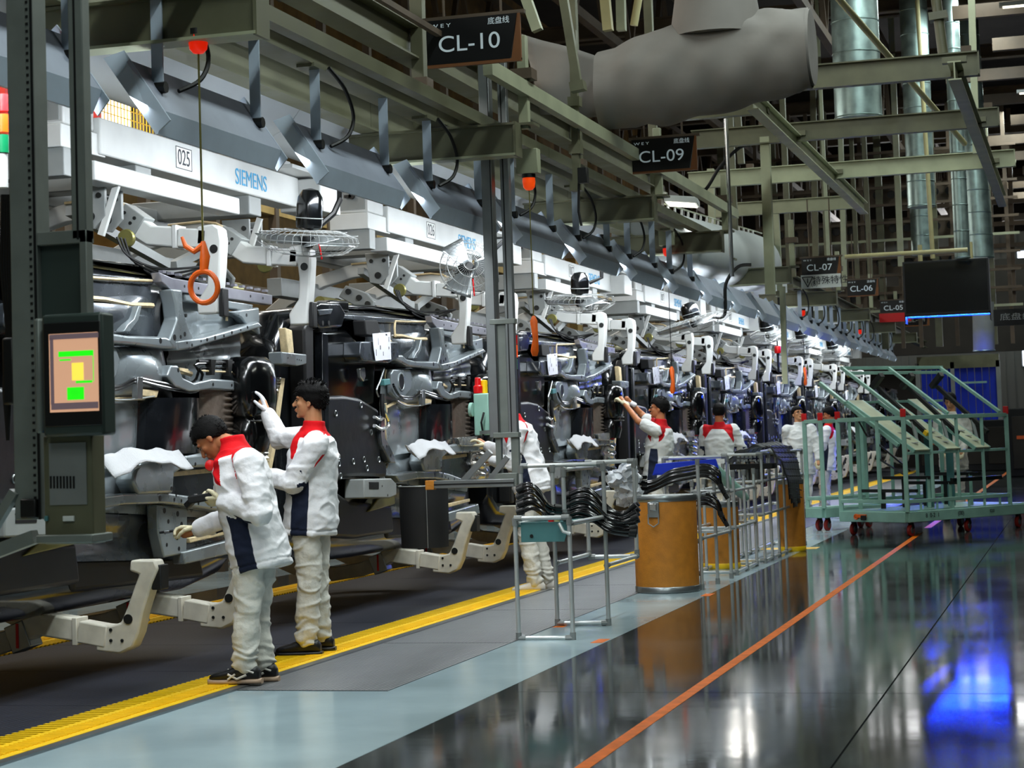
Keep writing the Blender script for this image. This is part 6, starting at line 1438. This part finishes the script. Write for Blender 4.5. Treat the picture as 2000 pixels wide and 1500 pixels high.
for i, b_ in enumerate((.28, .85, 1.42)):
    p, q_ = Q(-.04, b_, 1.05), Q(1.05, b_, 1.70); d = (q_ - p).normalized(); n_ = d.cross(bv).normalized()
    MB().obox((p + q_) / 2, (q_ - p) / 2, bv * .13, n_ * .012).build('padded_board', 'cart_pad', t, bevel=.004)
    for s in (-1, 1): MB().obox((p + q_) / 2 + bv * s * .135 + n_ * .01, (q_ - p) / 2, bv * .012, n_ * .022).build('board_edge', 'cart_green', t, smooth=0)
    p2, q2 = Q(.1, b_ + .22, 1.28), Q(.85, b_ + .22, 1.86); MB().bar(p2, q2, .05).build('black_arm', 'black_matt', t, bevel=.004)
    MB().bar(p2 - (q2 - p2).normalized() * .06, p2, .055).build('arm_tip', 'yellow' if i == 0 else 'black', t, bevel=.004)
    MB().bar(Q(.3, b_ + .22, 1.42), Q(.12, b_ + .12, 1.05), .035).build('strut', 'grey_paint', t, smooth=0)
    MB().bar(Q(.75, b_ + .2, 2.02), Q(.95, b_ + .22, 1.86), .07).build('clamp_block', 'black', t, bevel=.005)
    for k in range(3): c = p.lerp(q_, .12 + k * .1) + n_ * -.02; MB().cbox(c, (.09, .04, .012)).build('rest_block', 'felt', t, smooth=0)
for k, (p, q_) in enumerate(((Q(.2, .3, .8), Q(.9, .5, 1.15)), (Q(.1, .1, .75), Q(.8, .4, .95)), (Q(.8, .2, 1.25), Q(1.1, .2, 1.7)))): MB().cyl(p, q_, .012, 8).build('gas_strut', 'black', t)
for b_, z in ((.3, .55), (.7, .7), (1.1, .62), (1.5, .72)):
    MB().bar(Q(.1, b_, z), Q(1.0, b_, z), .05, .04).build('carrier_bar', 'black_matt', t, smooth=0); MB().bar(Q(.25, b_, .32), Q(.25, b_, z), .04).build('carrier_leg', 'cart_green', t, smooth=0); MB().bar(Q(.75, b_ + .1, .32), Q(.75, b_ + .1, z), .06).build('carrier_leg', 'black', t, smooth=0)
MB().bar(Q(.05, .9, .66), Q(.05, 1.85, .66), .05).build('black_rail', 'black', t, smooth=0)
nn = -(av); 
for s, b_, sz in (('8  0-2  1', .42, .075), ('(00)', .95, .075), ('020', 1.55, .06)):
    c = Q(-.034, b_, .245); text(s, 'print', t, c, bv, (0, 0, 1), sz, 'lettering', .001)
tt = thing('strap', 'orange strap with a hook hanging on the front beam of the green trolley', 'strap', Q(.75, -.06, .2))
MB().obox(Q(.72, -.06, .25), av * .09, bv * .01, Z * .02).build('webbing', 'orange', tt, smooth=0); MB().obox(Q(.66, -.075, .23), av * .04, bv * .012, Z * .03).build('buckle', 'black', tt, bevel=.004); MB().ring(Q(.80, -.06, .24), bv, .03, .009, 14, 6).build('hook', 'orange', tt)
C1 = V((-3.36, 26.1, 0)); trolley(C1, .30, 1.1, 'narrow pale green trolley behind the left end of the large one', False)
# machinery on the far side of the aisle
for i, (x, y, w, h, m, lab) in enumerate([(.6, 44, 3.0, 1.5, 'black_matt', 'low black machine at the right edge behind the trolley'), (-.9, 50, 1.8, 1.7, 'black_matt', 'dark machine cabinet beyond the trolley'), (3.5, 38, 2.5, 1.9, 'black_matt', 'dark cabinet outside the aisle at the right'), (-3.1, 57, 3.0, 1.45, 'black_matt', 'long dark cabinet in front of the blue curtain door')]):
    t = thing('machine_cabinet', lab, 'machine', (x, y, 0)); MB().box((x - w / 2, y, 0), (x + w / 2, y + 1.5, h)).build('cabinet_body', m, t, bevel=.03)
    for k in range(3): MB().box((x - w / 2 + .1 + k * w / 3.2, y - .02, .2), (x - w / 2 + .05 + (k + .9) * w / 3.2, y, h - .2)).build('door_panel', 'roof_dark', t, bevel=.01)
    MB().box((x - w / 2 + .2, y - .03, h * .55), (x - w / 2 + .5, y - .02, h * .6)).build('orange_strip', 'orange', t, smooth=0)
# blue curtain door in the far gate
t = thing('curtain_door', 'deep blue strip curtain door at the far end of the aisle', 'door', (-4, 62, 0))
xs = [PY(p, 760, 62).x for p in (1800, 1862, 1948)]; zt = PY(1900, 712, 62).z
for k in range(2):
    n_ = 6; w = (xs[k + 1] - xs[k]) / n_
    for i in range(n_): MB().box((xs[k] + i * w + .01, 62 + .03 * (i % 2), 0), (xs[k] + (i + 1) * w - .01, 62.02 + .03 * (i % 2), zt - .1)).build('curtain_strip', 'bluecurtain', t, smooth=0)
for x in (xs[0] - .1, xs[1], xs[2] + .05): MB().box((x - .06, 61.9, 0), (x + .06, 62.1, zt + .1)).build('door_post', 'grey_paint', t, smooth=0)
MB().box((xs[0] - .1, 61.9, zt - .1), (xs[2] + .1, 62.1, zt + .3)).build('lintel', 'beam_green', t, smooth=0)
for z in (1.6, 2.6): MB().box((xs[1] + .2, 61.85, z), (xs[2] - .3, 61.9, z + .06)).build('push_bar', 'cart_green', t, smooth=0)
struct('dark_blocker_1', MB().box((-9, 64, 0), (xs[0] - .2, 64.3, 3.2)), 'roof_dark', smooth=0)  # dark slabs, here and below, added to cut the bright wall's reflection
struct('dark_blocker_2', MB().box((xs[2] + .9, 66, 0), (9, 66.3, 1.9)), 'roof_dark', smooth=0)
struct('dark_blocker_3', MB().box((-9, 63, 3.6), (-1.2, 63.4, 6.5)), 'roof_dark', smooth=0)
# ------------------------------------------------------------------ fans
def fan(c, ax_, R_, lab, mr=.09, ml=.26, motor_up=1):
    t = thing('wall_fan', lab, 'fan', c); ax_ = V(ax_).normalized(); a = ax_.orthogonal().normalized(); b_ = ax_.cross(a); c = V(c)
    m = ax_ * motor_up
    MB().lathe([(mr * .35, 0), (mr * .95, .02), (mr, .05), (mr, ml * .6), (mr * .92, ml * .8), (mr * .6, ml * .96), (mr * .1, ml)], c + m * .07, 24, m).build('motor', 'black_gloss', t)
    MB().ring(c + m * (.07 + ml * .3), m, mr + .002, .004, 24, 5).build('motor_band', 'joint_grey', t)
    g = MB(); 
    for s in range(36):
        th = 2 * PI * s / 36; d = a * math.cos(th) + b_ * math.sin(th)
        g.tube([c + m * .07 + d * mr * .8, c + m * .075 + d * R_ * .6, c + m * .03 + d * R_ * .97, c - m * .02 + d * R_, c - m * .09 + d * R_ * .7, c - m * .11 + d * .05], .0016, 4)
    for rr3, h in ((R_, 0), (R_ * .97, .05), (R_ * .75, .07), (R_ * .5, .075), (R_ * .8, -.07), (R_ * .5, -.1), (R_ * .25, -.11)): g.ring(c + m * h, m, rr3, .003, 40, 4)
    g.build('guard', 'joint_grey', t)
    for k in range(3):
        th = 2 * PI * k / 3 + .4; d = a * math.cos(th) + b_ * math.sin(th); e = m.cross(d)
        bl = MB(); bl.sheet(6, 6, lambda u, v: c + d * (.05 + u * (R_ * .85)) + e * ((v - .5) * (.10 + .16 * u)) + m * ((v - .5) * .07)); bl.build('blade', 'steel', t, thick=.002)
    MB().lathe([(.03, -.05), (.045, -.03), (.045, .03)], c, 14, m).build('hub', 'black', t)
    return t, m
f1 = PX(602, 470, -5.2); t, m = fan(f1, (.12, -.1, 1), .36, 'black fan with a shiny dome motor and flat wire guard at the left', .095, .30)
MB().tube([f1 + m * .12 + V((.05, .1, 0)), f1 + V((.14, .15, .2)), f1 + V((.17, .2, .30)), PX(664, 355, -5.2)], .022, 8).build('bracket', 'black', t)
MB().tube([f1 + V((.08, 0, -.03)), f1 + V((.09, 0, -.08)), f1 + V((.10, 0, -.14))], .006, 5).build('red_ribbon', 'red', t)
f2 = PX(915, 523, -5.0); t, m = fan(f2, (.45, -.8, .25), .25, 'wire guarded black fan beside the tall post', .09, .28, -1)
MB().tube([f2 + V((.1, .2, .1)), f2 + V((.3, .3, .3)), f2 + V((.32, .3, .7))], .02, 8).build('bracket', 'black', t); MB().tube([f2 + V((.05, -.05, -.1)), f2 + V((.06, -.05, -.25))], .006, 5).build('red_ribbon', 'red', t)
f3 = PX(1133, 590, -4.9); t, m = fan(f3, (.05, -.12, 1), .36, 'fan with a dark purple-black dome motor, right of the tall post', .095, .24)
MB().tube([f3 + V((.08, .1, .2)), f3 + V((.2, .15, .25)), f3 + V((.22, .15, .7))], .02, 8).build('bracket', 'black', t)
f4 = PX(1355, 632, -4.9); t, m = fan(f4, (-.25, -.1, 1), .52, 'wide fan with a matt black motor in the middle of the line', .12, .22)
MB().tube(spl([f4 + V((.25, 0, .08)), f4 + V((.42, 0, .1)), f4 + V((.45, 0, .5)), f4 + V((.62, 0, .72)), f4 + V((.8, 0, .74))]), .024, 8).build('bracket', 'black', t)
for i, (px, py, r) in enumerate(((1568, 668, .35), (1628, 688, .35), (1500, 655, .3))):
    f = PX(px, py, -4.9); t, m = fan(f, (-.1, -.3, 1), r, 'small far fan over the line, %s from the left' % ('second', 'third', 'first')[i], .12, .3)
    MB().cyl(f + V((.2, 0, .1)), f + V((.2, 0, 1.0)), .02, 8).build('bracket', 'black', t)
t = thing('signal_tower', 'small red beacon on a black stem above the far hangers', 'signal light', PX(1519, 710, -4.8))
c = PX(1519, 690, -4.8); MB().lathe([(.05, 0), (.055, .02), (.055, .1), (.045, .12)], c, 14).build('lens', 'red', t); MB().cyl(c, c - Z * .3, .02, 8).build('stem', 'black', t); MB().cyl(c + Z * .12, c + Z * .45, .012, 8).build('mast', 'black', t)
